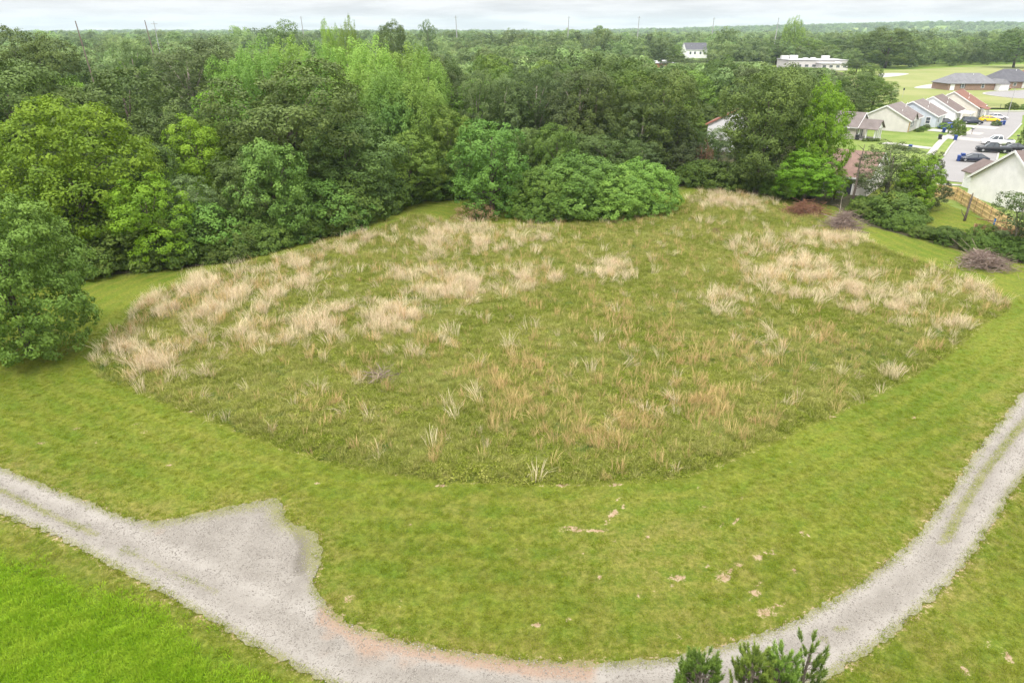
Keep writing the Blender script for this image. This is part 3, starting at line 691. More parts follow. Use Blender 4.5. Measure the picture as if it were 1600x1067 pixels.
tree_px('oak1', 30, 84, 92, 130, 'broad olive-dark tree behind the big bright tree')
tree_px('oak3', 205, 92, 106, 105, 'dense dark tree filling the gap behind the two bright green trees')
tree_px('oak2', 70, 150, 43, 62, 'dark tall tree beside the leaning wooden pole, breaking the skyline')
tree_px('olive2', 300, 130, 56, 72, 'broad olive-brown crown behind the dark oaks, near the skyline')
tree_px('olive1', 215, 150, 57, 40, 'olive-brown crown between the two leaning poles')
for i, (px, Y, yt, hw) in enumerate(((372,118,78,40),(418,112,62,46),(462,122,54,44),(505,118,68,38),(548,124,58,46),(590,116,60,44),(632,120,66,46),(672,112,78,42),(560,104,96,44),(612,102,104,44),(660,101,112,40))):
    tree_px('poplar1' if i % 2 else 'poplar2', px, Y, yt, hw, 'light green feathery tree of the clump, ' + ('rising behind the huge dark oak' if px < 520 else 'rising beside the slim skyline pair' if px < 575 and Y > 110 else 'on its low front side' if Y < 105 else 'on the side of the dull olive trees') , group='light green trees clumped in the wood')
tree_px('poplar2', 521, 165, 29, 16, 'slim light green tree, the narrower of the pair poking above the skyline')
tree_px('poplar1', 550, 165, 28, 20, 'fuller light green tree of the pair poking above the skyline')
tree_px('oak1', 613, 300, 36, 26, 'solitary dark dome-shaped tree standing clear above the far wood')
tree_px('wispy1', 436, 260, 31, 36, 'wide sparse flat-topped tree with bare limbs on the skyline')
tree_px('wispy1', 669, 420, 31, 14, 'thin spindly tree with tiny brown crown on the skyline')
tree_px('mid2', 640, 95, 205, 48, 'green tree above the shrub bank where the wood edge turns')
tree_px('mid1', 700, 100, 165, 42, 'green tree with dull brownish neighbours in the middle of the wood')
tree_px('blue1', 615, 100, 140, 40, 'pale blue-green topped tree beside the light green clump')
tree_px('draped', 768, 90, 184, 68, 'fresh green vine-draped tree standing beside the rounded thicket')
tree_px('draped', 870, 97, 190, 42, 'fresh green small tree peeping over the rounded thicket')
tree_px('mid2', 692, 101, 238, 34, 'low green tree beside the grassy inlet at the meadow corner')
for i, (px, Y, yt, hw) in enumerate(((706,118,106,32),(745,114,104,34),(790,116,112,36),(838,118,98,44),(905,114,102,56),(940,120,108,34))):
    tree_px(('olive1', 'olive2')[i % 2], px, Y, yt, hw, 'dull olive-brown tree with pale stems in the wood behind the thicket', group='dull olive trees behind the thicket')
tree_px('oak3', 930, 112, 118, 46, 'dark tree standing among the dull olive trees behind the thicket')
tree_px('olive1', 1003, 112, 155, 42, 'light olive rounded tree beside the dark cedar')
tree_px('cedar1', 1058, 113, 163, 34, 'dark conical cedar at the corner behind the rounded thicket')
tree_px('deadshrub', 1100, 112, 222, 20, 'brownish half-bare bush beside the white house wall', 'shrub', 'shrub')
tree_px('olive1', 1124, 121, 198, 34, 'dull olive low tree hiding the foot of the tall white gable')
tree_px('oak3', 1092, 117, 200, 28, 'dark low tree between the cedar and the tall white gable')
tree_px('mid2', 1075, 165, 112, 42, 'fresh green tree near the tall white gable')
tree_px('oak1', 1120, 180, 92, 42, 'rounded olive-green tree behind the tall white gable')
tree_px('oak2', 1196, 101, 106, 70, 'large dark feathery oak at the meadow corner beside the houses')
tree_px('oak1', 1182, 104, 196, 40, 'dark low tree leaning against the large feathery oak')
tree_px('pecan2', 1288, 98, 117, 44, 'tall slender bright green tree beside the porch house')
tree_px('pecan2', 1262, 95, 232, 50, 'low bright green tree overhanging the rust brown brush pile')
tree_px('pecan2', 1308, 96.5, 262, 20, 'tuft of bright leaves on a pale thin stem above the grey brush pile')
tree_px('olive1', 1392, 92, 221, 58, 'yellowish olive tree in front of the rose brown roof')
tree_px('pecan2', 1436, 89, 238, 34, 'yellow-green bushy tree beside the plank fence')
tree_px('cedar1', 1456, 92, 230, 28, 'dark narrow evergreen at the end of the plank fence')
tree_px('shrub1', 1404, 85, 300, 48, 'dense green low tree over the shrubs by the brush pile')
tree_px('wispy1', 1594, 71, 300, 44, 'wispy brownish tree with drooping twigs beside the white gabled house')
tree_px('oak1', 1338, 205, 112, 36, 'dark tree clump behind the porch house')
tree_px('mid1', 1368, 215, 120, 34, 'green tree at the end of the row behind the porch house')
tree_px('oak3', 1357, 255, 99, 20, 'small dark round tree beside the pale concrete pad')
tree_px('oak1', 1315, 190, 140, 34, 'shaded green tree tucked against the beige house roofs')
tree_px('wispy1', 1392, 228, 135, 14, 'thin brownish sapling at the pasture edge')
tree_px('oak1', 1390, 470, 44, 46, 'great spreading oak standing in the pale pasture')
tree_px('oak3', 1592, 470, 46, 36, 'large dark oak beside the upper pasture')
tree_px('poplar1', 1240, 560, 26, 17, 'tall loose-crowned tree towering over the flat white building')
for i, (px, Y, yt, hw) in enumerate(((1215,520,62,26),(1262,520,58,26),(1300,540,60,28),(1340,520,55,28),(1432,520,58,24),(1465,530,60,20),(1500,540,72,20),(1285,510,66,22),(1325,510,70,20),(1530,640,60,20),(1515,650,58,18))):
    tree_px(('oak3', 'mid1', 'oak1')[i % 3], px, Y, yt, hw, 'rounded green tree in the row closing the pale pasture', group='trees along the far side of the pasture')
tree_px('mid2', 1052, 500, 72, 18, 'light green rounded tree beside the far white house')
tree_px('oak3', 1062, 380, 86, 26, 'dark tree in front of the far white house')
tree_px('oak3', 1340, 420, 92, 18, 'mid-green tree at the end of the flat white building')

MARKS = [('the big bright tree', 112, 70), ('the huge dark oak', 452, 88), ('the blue-green tree', 425, 75.5), ('the smaller bright tree', 312, 84), ('the light green clump', 545, 115),
    ('the broad olive-brown crown', 300, 130), ('the dark skyline tree', 70, 150), ('the vine-draped tree', 768, 91), ('the rounded thicket', 930, 90), ('the dull olive trees', 820, 116), ('the dark cedar', 1058, 113), ('the tall white gable', 1122, 143),
    ('the pale topped tree', 615, 100), ('the light olive tree', 1003, 112), ('the slim skyline pair', 535, 165), ('the large feathery oak', 1205, 101), ('the leaning wooden pole', 125, 150), ('the rounded olive tree', 1120, 180), ('the low brick building', 1032, 440),
    ('the thicket\'s small tree', 870, 97), ('the grassy inlet', 700, 93), ('the wood edge turn', 640, 95)]
MARKS = [(n_, pxX(px_, Y_m, 7), Y_m) for n_, px_, Y_m in MARKS]
def near_mark(X, Y):
    n_, a, b = min(MARKS, key=lambda m: (m[1]-X)**2 + ((m[2]-Y)*0.8)**2)
    far = math.hypot(a-X, b-Y); dY = Y - b
    if abs(dY) > 0.7*far: return ('well behind ' if far > 22 else 'just behind ') + n_ if dY > 0 else ('well in front of ' if far > 22 else 'just in front of ') + n_
    return ('some way off beside ' if far > 22 else 'close beside ') + n_
# ------------------------------------------------------------------ shrubs along the wood edge
THK = [('thicket', 905, 89.5, 240, 92), ('thicket', 1000, 90.5, 250, 72), ('thicket', 845, 88.5, 262, 62), ('thicket', 960, 88, 262, 70)]
for k, px, Y, yt, hw in THK:
    tree_px(k, px, Y, yt, hw, {905: 'tallest rounded dome of the green thicket bulging into the meadow', 1000: 'green thicket dome beside the dark cedar and the grass corner', 845: 'green thicket dome beside the vine-draped tree', 960: 'low front dome of the green thicket bulging into the meadow'}[px], 'shrub', 'shrub', 'shrubs of the rounded thicket')
tree_px('deadshrub', 742, 85.5, 318, 34, 'small brown half-dead shrub at the foot of the thicket', 'shrub', 'shrub')
EDGE = [(-62,59),(-52,60.5),(-43,63.5),(-33,68),(-26.5,73.5),(-22,80),(-18,87.5),(-15.5,94),(-9,98.5)]
EDGE2 = [(29,106),(34,103),(38,100),(41,97)]
EDGE3 = [(46.5,89),(46.2,85),(47,80),(49.5,75),(52,71)]
EDGE4 = [(51,71),(55,68),(60,64.5),(68,61)]
def edge_shrubs(line, n, keys, label, group, hr, off):
    a = np.array(smooth_loop(line, 0.4, closed=False))
    for i in np.linspace(0, len(a)-1, n).astype(int):
        p = a[i]; k = random.choice(keys); h = rng.uniform(*hr)
        X, Y = p[0] + rng.uniform(-.5, .5), p[1] + rng.uniform(*off)
        plant(k, X, Y, h, h*rng.uniform(0.75, 1.05), label + (', ' + near_mark(X, Y) if 'wood edge' in label else ''), group, 'shrub', 'shrub')
edge_shrubs(EDGE, 40, ['shrub1', 'shrub2'], 'low dark green shrub on the wood edge', 'shrubs banked along the wood edge', (2.0, 3.4), (0.3, 1.6))
edge_shrubs(EDGE, 26, ['shrub1', 'shrub2', 'shrub3'], 'tall green second-row shrub at the wood edge', 'tall shrubs behind the wood edge bank', (3.8, 5.8), (2.6, 5.0))
edge_shrubs(EDGE2, 9, ['shrub1', 'shrub2'], 'dark green shrub under the large feathery oak', 'shrubs under the feathery oak', (2.0, 4.0), (0.2, 2.4))
edge_shrubs(EDGE3, 12, ['shrub1', 'shrub2'], 'dark green shrub between the meadow and the plank fence', 'shrubs beside the back yard', (1.2, 2.2), (-0.5, 2.2))
edge_shrubs(EDGE4, 24, ['shrub3', 'shrub1', 'shrub2', 'shrub1', 'deadshrub'], 'tangled shrub beside the weathered brush pile by the lawn strip', 'shrubs around the weathered brush pile', (1.4, 2.8), (0.2, 4.6))

# ------------------------------------------------------------------ the wood: every tree its own object as far as they show
SKY_X = [0, 230, 330, 420, 640, 760, 880, 960, 1004, 1006, 1050, 1054, 1112, 1116, 1150, 1155, 1195, 1197, 1308, 1312, 1334, 1340, 1600]
SKY_Y = [62, 60, 70, 78, 84, 72, 70, 84, 86, 106, 106, 98, 98, 104, 104, 96, 96, 105, 105, 120, 135, 228, 310]
def cap_height(X, Y, h):
    px, _ = proj(X, Y, h); lim = float(np.interp(px, SKY_X, SKY_Y))
    return min(h, top_z(lim, Y))
KINDS = [('oak1', .2), ('oak2', .15), ('oak3', .15), ('mid1', .17), ('mid2', .13), ('olive1', .08), ('olive2', .06), ('pecan2', .04), ('cedar1', .02)]
NAMES = {'oak': ('dark green broadleaf tree in the wood', 'dark broadleaf trees of the wood'),
         'mid': ('mid-green broadleaf tree in the wood', 'mid-green trees of the wood'),
         'oli': ('dull olive tree in the wood', 'dull olive trees of the wood'),
         'pec': ('bright yellow-green tree in the wood', 'bright trees of the wood'),
         'ced': ('dark pointed cedar in the wood', 'cedars of the wood')}
cand = []
for _ in range(9000):
    Y = 72 + 130*rng.uniform()**0.8; X = rng.uniform(-0.92*Y, 0.62*Y)
    cand.append((X, Y))
cand.sort(key=lambda p: p[1])
cand = [c for c in cand if inside(WOODS, [c[0]], [c[1]])[0]]
HOUSE_CLEAR = [(48,118,11),(43,141,9),(78,160,12)]
wood = []
for X, Y in cand:
    if len(wood) >= 215: break
    if any((X-a)**2 + (Y-b)**2 < max(2.6, rr*0.75)**2 for a, b, rr, _ in PLACED): continue
    if any((X-a)**2 + (Y-b)**2 < (5.2 + 0.012*Y)**2 for a, b in wood): continue
    if any((X-a)**2 + (Y-b)**2 < c*c for a, b, c in HOUSE_CLEAR): continue
    if float(seg_dist(WOODS, [X], [Y], True)[0]) < 3.5: continue
    px, py = proj(X, Y, 8)
    if px < -120 or (px > 1215 and Y < 150) or (abs(px-1122) < 72 and Y < 146): continue
    h = cap_height(X, Y, rng.uniform(12.5, 17.5))
    if h < 5: continue
    # in front of a tree that is known to show, stay below its crown
    for a, b, rr, hh in PLACED:
        if b > Y and abs(proj(a, b, hh)[0] - px) < 60 and b - Y < 45:
            lim = top_z(proj(a, b, hh*0.45)[1], Y); h = min(h, max(lim, 6.5))
    k = random.choices([q[0] for q in KINDS], [q[1] for q in KINDS])[0]
    lb_, gr_ = NAMES[k[:3]]
    plant(k, X, Y, h, PR[k][3]*max(0.75, h/PR[k][2])*rng.uniform(0.85, 1.1), ('tall ' if h > 14 else 'low ' if h < 9 else '') + lb_ + ' ' + near_mark(X, Y), gr_)
    wood.append((X, Y))
print('wood trees', len(wood), 'last Y', wood[-1])

# ------------------------------------------------------------------ scattering by geometry nodes (for what nobody could count)
def scatter(name, pts, keys_or_meshes, pick, rz, scale, tilt=None, kind='stuff', label=None, cat=None, parent=None):
    pc = bpy.data.collections.new('prototypes_' + name)
    for i, m in enumerate(keys_or_meshes):
        pc.objects.link(bpy.data.objects.new('%s_%02d' % (name, i), m))
    me = bpy.data.meshes.new(name); n = len(pts)
    me.vertices.add(n); me.vertices.foreach_set('co', np.asarray(pts, np.float32).ravel())
    a = me.attributes.new('pick', 'INT', 'POINT'); a.data.foreach_set('value', np.asarray(pick, np.int32))
    rot = np.zeros((n, 3), np.float32); rot[:, 2] = rz
    if tilt is not None: rot[:, 0] = tilt[:, 0]; rot[:, 1] = tilt[:, 1]
    a = me.attributes.new('rot', 'FLOAT_VECTOR', 'POINT'); a.data.foreach_set('vector', rot.ravel())
    a = me.attributes.new('scl', 'FLOAT_VECTOR', 'POINT'); a.data.foreach_set('vector', np.asarray(scale, np.float32).ravel())
    o = link(name, me, parent)
    ng = bpy.data.node_groups.new(name, 'GeometryNodeTree')
    ng.interface.new_socket('Geometry', in_out='INPUT', socket_type='NodeSocketGeometry')
    ng.interface.new_socket('Geometry', in_out='OUTPUT', socket_type='NodeSocketGeometry')
    N = ng.nodes.new; gi, go = N('NodeGroupInput'), N('NodeGroupOutput')
    ci = N('GeometryNodeCollectionInfo'); ci.inputs['Collection'].default_value = pc
    ci.inputs['Separate Children'].default_value = True; ci.inputs['Reset Children'].default_value = True
    iop = N('GeometryNodeInstanceOnPoints'); iop.inputs['Pick Instance'].default_value = True
    def at(nm, ty):
        q = N('GeometryNodeInputNamedAttribute'); q.data_type = ty; q.inputs['Name'].default_value = nm; return q.outputs['Attribute']
    L = ng.links.new
    L(gi.outputs[0], iop.inputs['Points']); L(ci.outputs[0], iop.inputs['Instance']); L(at('pick', 'INT'), iop.inputs['Instance Index'])
    e2r = N('FunctionNodeEulerToRotation'); L(at('rot', 'FLOAT_VECTOR'), e2r.inputs[0]); L(e2r.outputs[0], iop.inputs['Rotation'])
    L(at('scl', 'FLOAT_VECTOR'), iop.inputs['Scale']); L(iop.outputs[0], go.inputs[0])
    md = o.modifiers.new('scatter', 'NODES'); md.node_group = ng
    return tag(o, label, cat, None, kind)
YB = wood[-1][1]
PASTURES = [[(104,226),(200,222),(420,235),(720,420),(780,650),(620,620),(420,570),(330,510),(250,470),(200,425),(160,395),(140,330)], [(560,700),(900,660),(1500,1150),(1200,1400),(800,1050)], [(190,590),(250,585),(300,700),(240,720)],
            [(52,60),(56,120),(74,170),(104,226),(200,222),(420,235),(420,60)]]
CLEAR = [(178,455,40),(150,640,26),(88,440,18),(128,560,22),(95,505,14)]
pts, pk, sc_ = [], [], []
for (y0, y1, sp, ks, hh) in ((YB-14, 330, 7.5, (0, 1, 2), 14.5), (330, 900, 10.5, (0, 1, 2), 14.0), (900, 1700, 17, (3, 4), 13.5), (1700, 3900, 30, (3, 4), 14.5)):
    yy = y0
    while yy < y1:
        w = 0.86*yy + 60
        xs = np.arange(-w, w, sp) + rng.uniform(-.45, .45, len(np.arange(-w, w, sp)))*sp
        ys = yy + rng.uniform(-.45, .45, len(xs))*sp
        ok = np.ones(len(xs), bool)
        for p in PASTURES: ok &= ~inside(p, xs, ys)
        for a, b, c in CLEAR: ok &= np.hypot(xs-a, ys-b) > c
        ok &= ~((ys < 260) & ~inside(WOODS, xs, ys))
        if yy < YB + 8: ok &= np.array([min([(x-a)**2+(y-b)**2 for a, b in wood]) > 30 for x, y in zip(xs, ys)])
        ok &= (noise2(xs, ys, 160, 21) > 0.18) | (ys < 500)
        for x, y in zip(xs[ok], ys[ok]):
            h = hh*rng.uniform(0.60, 1.25)*(0.75 + 0.45*float(noise2(x, y, 60, 31)))
            if 330 < y < 1700 and rng.uniform() < .05: h *= rng.uniform(1.2, 1.45)
            px, _ = proj(x, y, h)
            z0 = 0.0
            if y > 2600: z0 = float((34*np.clip((x-200)/1600, 0, 1) + 6*noise2(x, y, 500, 12))*np.clip((y-2560)/450, 0, 1))
            if y < 470:
                h2 = cap_height(x, y, h)
                if h2 < 4: continue
                h = h2
            elif y < 660 and 1185 < px < 1345: h = min(h, max(4, top_z(70, y)))
            if 660 > y and 1052 < px < 1112: h = min(h, top_z(90 + 4*rng.uniform(), y))
            if h < 4: continue
            k = random.choice(ks); hp = PR[('far1', 'far2', 'far3', 'vfar1', 'vfar2')[k]][2]; q = h/hp
            pts.append((x, y, z0 - 0.3)); pk.append(k); sc_.append((max(q, .75), max(q, .75), q))
        yy += sp
scatter('forest', pts, [PR[k][0] for k in ('far1', 'far2', 'far3', 'vfar1', 'vfar2')], pk, rng.uniform(0, 6.28, len(pts)), sc_, label='distant hazy mixed forest reaching to the horizon')
print('far trees', len(pts))

# ================================================================== GRASSES AND WEEDS
def blades(name, mat, n, h, base, width, lean, droop, seed, hv=0.4, bias=(0, 0)):
    """a tuft of bent tapering blades"""
    r_ = np.random.default_rng(seed); V, T, A = [], [], []
    for i in range(n):
        a = r_.uniform(0, 6.283); q = base*math.sqrt(r_.uniform()); x, y = q*math.cos(a), q*math.sin(a)
        b = a + r_.normal()*0.7; hh = h*(1 - hv*r_.uniform()); ln = abs(r_.normal())*lean + 0.05
        dx, dy = math.cos(b)*ln + bias[0], math.sin(b)*ln + bias[1]
        c = r_.uniform(0, 6.283); wx, wy = math.cos(c)*width/2, math.sin(c)*width/2
        i0 = len(V)
        for s, wd in ((0, .8), (0.5, 1.0), (0.85, .75)):
            zz = hh*s*(1 - droop*s*s*ln); px, py = x + dx*hh*s*s*1.3, y + dy*hh*s*s*1.3
            V += [(px-wx*wd, py-wy*wd, zz), (px+wx*wd, py+wy*wd, zz)]
        V.append((x + dx*hh*1.35, y + dy*hh*1.35, hh*(1 - droop*ln*1.25)))
        T += [(i0, i0+1, i0+3), (i0, i0+3, i0+2), (i0+2, i0+3, i0+5), (i0+2, i0+5, i0+4), (i0+4, i0+5, i0+6)]
        A += [r_.uniform()]*7
    return np_mesh(name, V, T, mat, {'tint': A})
def weedclump(name, mat, n, r, h, size, seed):
    C = unit(n)*np.array([r, r, h])*(rng.uniform(0.2, 1, n)**0.5)[:, None]; C[:, 2] = np.abs(C[:, 2])
    N = C/np.array([r, r, h])*0.5 + np.array([0, 0, 0.6]) + rng.normal(size=(n, 3))*0.5
    V, T = leaf_cloud(C, N, size, 0.55)
    return np_mesh(name, V, T, mat, {'tint': np.repeat(rng.uniform(0, 1, n), 4)})
TAN = [blades('tan%d' % i, 'tan_grass', 18, 1.0, 0.24, 0.013, 0.24, 0.25, 40+i) for i in range(4)]
PALE = [blades('pale%d' % i, 'pale_grass', 24, 1.15, 0.28, 0.014, 0.30, 0.4, 60+i, 0.4, (0.25*(i % 2), 0.2)) for i in range(4)]
GRN = [blades('green%d' % i, 'tall_green_grass', 30, 0.42, 0.22, 0.013, 0.45, 0.4, 80+i) for i in range(4)]
WEED = [weedclump('weed%d' % i, 'weed_leaf', 130, 0.38, 0.22, 0.088, i) for i in range(4)]
DWEED = [weedclump('darkweed%d' % i, 'shrub_leaf', 130, 0.34, 0.26, 0.065, i) for i in range(2)]
TURF = [blades('turf%d' % i, 'lawn_blade', 26, 0.075, 0.13, 0.014, 0.5, 0.3, 100+i) for i in range(3)]
LTURF = [blades('lush%d' % i, 'lush_blade', 30, 0.13, 0.16, 0.016, 0.5, 0.3, 110+i) for i in range(3)]
def in_poly_pts(poly, n):
    a = np.array(poly); lo, hi = a.min(0), a.max(0); res = np.zeros((0, 2))
    while len(res) < n:
        p = rng.uniform(lo, hi, (n*2, 2)); res = np.vstack([res, p[inside(poly, p[:, 0], p[:, 1])]])
    return res[:n]
TANMAP = [(330,468,110,36,1.0),(240,560,80,30,.9),(425,462,70,32,.8),(300,420,60,16,.7),(172,540,35,36,.8),(620,500,55,26,1.1),(520,507,50,28,.6),(470,420,50,18,.6),(710,455,70,28,.8),(832,440,36,16,1.2),
    (740,378,90,22,.6),(640,430,60,18,.45),(560,380,60,16,.5),(950,425,40,14,.6),(670,545,50,22,.6),(1260,440,80,26,.9),(1220,400,60,24,.6),(1330,470,60,26,.5),(1420,490,60,36,.5),(1490,455,60,20,.5),
    (1500,505,50,16,.4),(1392,592,14,10,.9),(1290,378,60,14,.7),(1190,545,25,18,.5),(460,520,60,22,.6),(390,535,50,24,.5),(340,580,40,14,.4),(1150,318,60,10,.7),(1130,480,50,20,.3),(1550,470,26,14,.7),(800,362,60,8,.4)]
TANMAP2 = [(800,600,70,46,.7),(850,655,80,36,.7),(930,695,60,26,.8),(1000,640,60,60,.7),(1100,640,70,50,.6),(1070,560,70,50,.45),(520,630,40,14,.6),(690,715,24,14,.6),(1170,660,50,30,.5),(960,510,70,40,.35),(730,600,40,30,.4),
    (1180,560,60,40,.35),(560,590,30,16,.6),(1290,620,40,25,.4),(960,740,30,12,.6),(640,720,30,10,.4),(1300,540,60,30,.3),(730,690,30,15,.35),(1420,545,60,25,.3)]
def dens(X, Y, mp, base):
    d = np.full(len(X), base)
    for px, py, rx, ry, w in mp:
        cx, cy = g(px, py); s = (cy*CP + CH*SP)/F
        vx = math.sin(math.atan2(CH, cy))
        d = np.maximum(d, w*np.exp(-(((X-cx)/(rx*s))**2 + ((Y-cy)/(ry*s/vx))**2)**1.3))
    return d
def mz(X, Y):
    e = seg_dist(MEADOW[::3], X, Y, True); return 0.0 + np.minimum(e*0.30 - 0.10, 0.18)
def scat(name, meshes, XY, z, s, label, tl=0.12, flat=1.0):
    n = len(XY); s = np.asarray(s)
    scatter(name, np.column_stack([XY, z]), meshes, rng.integers(0, len(meshes), n), rng.uniform(0, 6.283, n), np.column_stack([s, s, s*flat]), rng.normal(size=(n, 2))*tl, label=label)
p = in_poly_pts(MEADOW, 60000)
cl_ = noise2(p[:, 0], p[:, 1], 1.6, 51)
d1 = dens(p[:, 0], p[:, 1], TANMAP, 0.022)*(0.22 + 1.7*(cl_ > 0.55))
k1 = rng.uniform(size=len(p)) < d1*0.36
scat('dry_pale_grass', PALE, p[k1], mz(p[k1, 0], p[k1, 1]), rng.gamma(8, 0.105, k1.sum()).clip(.35, 1.2), 'tufts of bleached pinkish dry grass in the meadow', 0.22)
p = in_poly_pts(MEADOW, 60000)
d2 = dens(p[:, 0], p[:, 1], TANMAP2 + [(a, b, c, d, e*0.4) for a, b, c, d, e in TANMAP], 0.075)*(0.45 + 1.1*(noise2(p[:, 0], p[:, 1], 1.2, 52) > 0.5))
k2 = rng.uniform(size=len(p)) < d2*0.42
scat('dry_tan_grass', TAN, p[k2], mz(p[k2, 0], p[k2, 1]), rng.gamma(7, 0.11, k2.sum()).clip(.35, 1.25), 'upright tufts of tan dry grass in the meadow', 0.15)
p = in_poly_pts(MEADOW, 32000)
scat('meadow_weeds', WEED, p, mz(p[:, 0], p[:, 1]) - 0.04, rng.uniform(0.55, 1.05, len(p))*(0.6 + 0.8*noise2(p[:, 0], p[:, 1], 4, 66)), 'leafy yellow-green weeds covering the meadow', 0.15)
p = in_poly_pts(MEADOW, 22000); k = noise2(p[:, 0], p[:, 1], 5, 61) + 0.5*noise2(p[:, 0], p[:, 1], 1.4, 62) + 0.22*np.exp(-((p[:, 1]-34)/9)**2 - ((p[:, 0]+8)/9)**2) > 1.0
scat('meadow_dark_weeds', DWEED, p[k], mz(p[k, 0], p[k, 1]) - 0.04, rng.uniform(0.4, 1.1, k.sum()), 'darker green leafy weeds in patches through the meadow', 0.15)
p = in_poly_pts(MEADOW, 34000)
scat('meadow_grass', GRN, p, mz(p[:, 0], p[:, 1]), rng.uniform(0.5, 1.3, len(p)), 'tall green grass standing through the meadow', 0.2)
# short turf on the mown ground, thinning away from the camera; ragged tufts along the drive
n = 110000
Y_ = 12 + 46*rng.uniform(size=n)**1.5; X_ = (rng.uniform(size=n)*2-1)*(Y_*0.90 + 7)
k = ~inside(DRIVE, X_, Y_) & ~inside(MEADOW, X_, Y_)
XY = np.column_stack([X_[k], Y_[k]])
la = lawn_attrs(XY[:, 0], XY[:, 1]); bare = (la['dirt'] > 0.32) | (rng.uniform(size=len(XY)) < 0.45)
lu = (la['lush'] + (noise2(XY[:, 0], XY[:, 1], 1.2, 77) - .5)*.6 + rng.normal(size=len(XY))*.16 > 0.5) & (la['dirt'] < .4)
pl = XY[lu]; scat('lush_grass', LTURF, pl, np.full(len(pl), -0.03), rng.uniform(0.6, 1.5, len(pl)), 'lush bright green grass below the gravel drive', 0.2)
XY = XY[~lu & ~bare]
sm = rng.uniform(0.6, 1.3, len(XY))
e_ = np.array(smooth_loop(DRIVE, 0.12)); e_ = np.repeat(e_, 3, 0) + rng.normal(size=(len(e_)*3, 2))*0.16
e_ = e_[noise2(e_[:, 0], e_[:, 1], 0.6, 71) > 0.36]
wl = np.vstack([np.array(smooth_loop(l, 0.02, closed=False)) for l, w, q in W_LINES if q > .5 and len(l) > 1]); wl = wl + rng.normal(size=wl.shape)*0.15
wl = wl[(noise2(wl[:, 0], wl[:, 1], 0.7, 72) > 0.42)]
XY = np.vstack([XY, e_, wl]); sm = np.concatenate([sm, rng.uniform(0.6, 1.5, len(e_)), rng.uniform(0.5, 1.1, len(wl))])
scat('turf', TURF, XY, np.full(len(XY), -0.035), sm, 'short mown turf with ragged edges along the gravel', 0.2)

STONE = []
for i in range(4):
    v_ = np.array([(1,0,0),(-1,0,0),(0,1,0),(0,-1,0),(0,0,.6),(0,0,-.6)])*rng.uniform(.7, 1.2, (6, 3))*0.03
    STONE.append(np_mesh('stone%d' % i, v_, [(0,2,4),(2,1,4),(1,3,4),(3,0,4),(2,0,5),(1,2,5),(3,1,5),(0,3,5)], ('stone_pale', 'stone_grey', 'stone_pale', 'stone_grey')[i]))
_dp = in_poly_pts(DRIVE, 60000); _dp = _dp[(_dp[:, 1] > 16) & (noise2(_dp[:, 0], _dp[:, 1], 0.8, 90) + rng.uniform(size=len(_dp))*.7 > .62)]
scat('gravel', STONE, _dp, np.full(len(_dp), 0.018), rng.gamma(4, .18, len(_dp)).clip(.3, 1.8), 'loose pale stones strewn over the drive', 1.0)

# ================================================================== HOUSES
def opening(par, kind, side, L, W, pos, z, w, h, mat='glass', shutters=False):
    """a window or door standing proud of one wall of a house; pos runs along that wall"""
    def bx(mb, a, b, z0, z1, d0, d1):
        if side == 'x-': mb.box(-L/2-d1, -L/2-d0, a, b, z0, z1)
        elif side == 'x+': mb.box(L/2+d0, L/2+d1, a, b, z0, z1)
        elif side == 'y-': mb.box(a, b, -W/2-d1, -W/2-d0, z0, z1)
        else: mb.box(a, b, W/2+d0, W/2+d1, z0, z1)
    f = MB(); t_ = 0.10
    bx(f, pos-w/2-t_, pos-w/2, z-t_, z+h+t_, 0.002, 0.07); bx(f, pos+w/2, pos+w/2+t_, z-t_, z+h+t_, 0.002, 0.07)
    bx(f, pos-w/2, pos+w/2, z+h, z+h+t_, 0.002, 0.072)
    if kind == 'window': bx(f, pos-w/2, pos+w/2, z-t_, z, 0.002, 0.09); bx(f, pos-w/2, pos+w/2, z+h*0.48, z+h*0.52, 0.002, 0.06)
    o = f.build(kind, 'trim_white', par)
    q = MB(); bx(q, pos-w/2, pos+w/2, z, z+h, 0.004, 0.03); q.build('pane' if kind == 'window' else 'door_panel', mat, o)
    if shutters:
        for sg in (-1, 1):
            q = MB(); c = pos + sg*(w/2 + 0.30); bx(q, c-0.17, c+0.17, z-0.05, z+h+0.05, 0.003, 0.05); q.build('shutter', 'shutter', o)
    return o
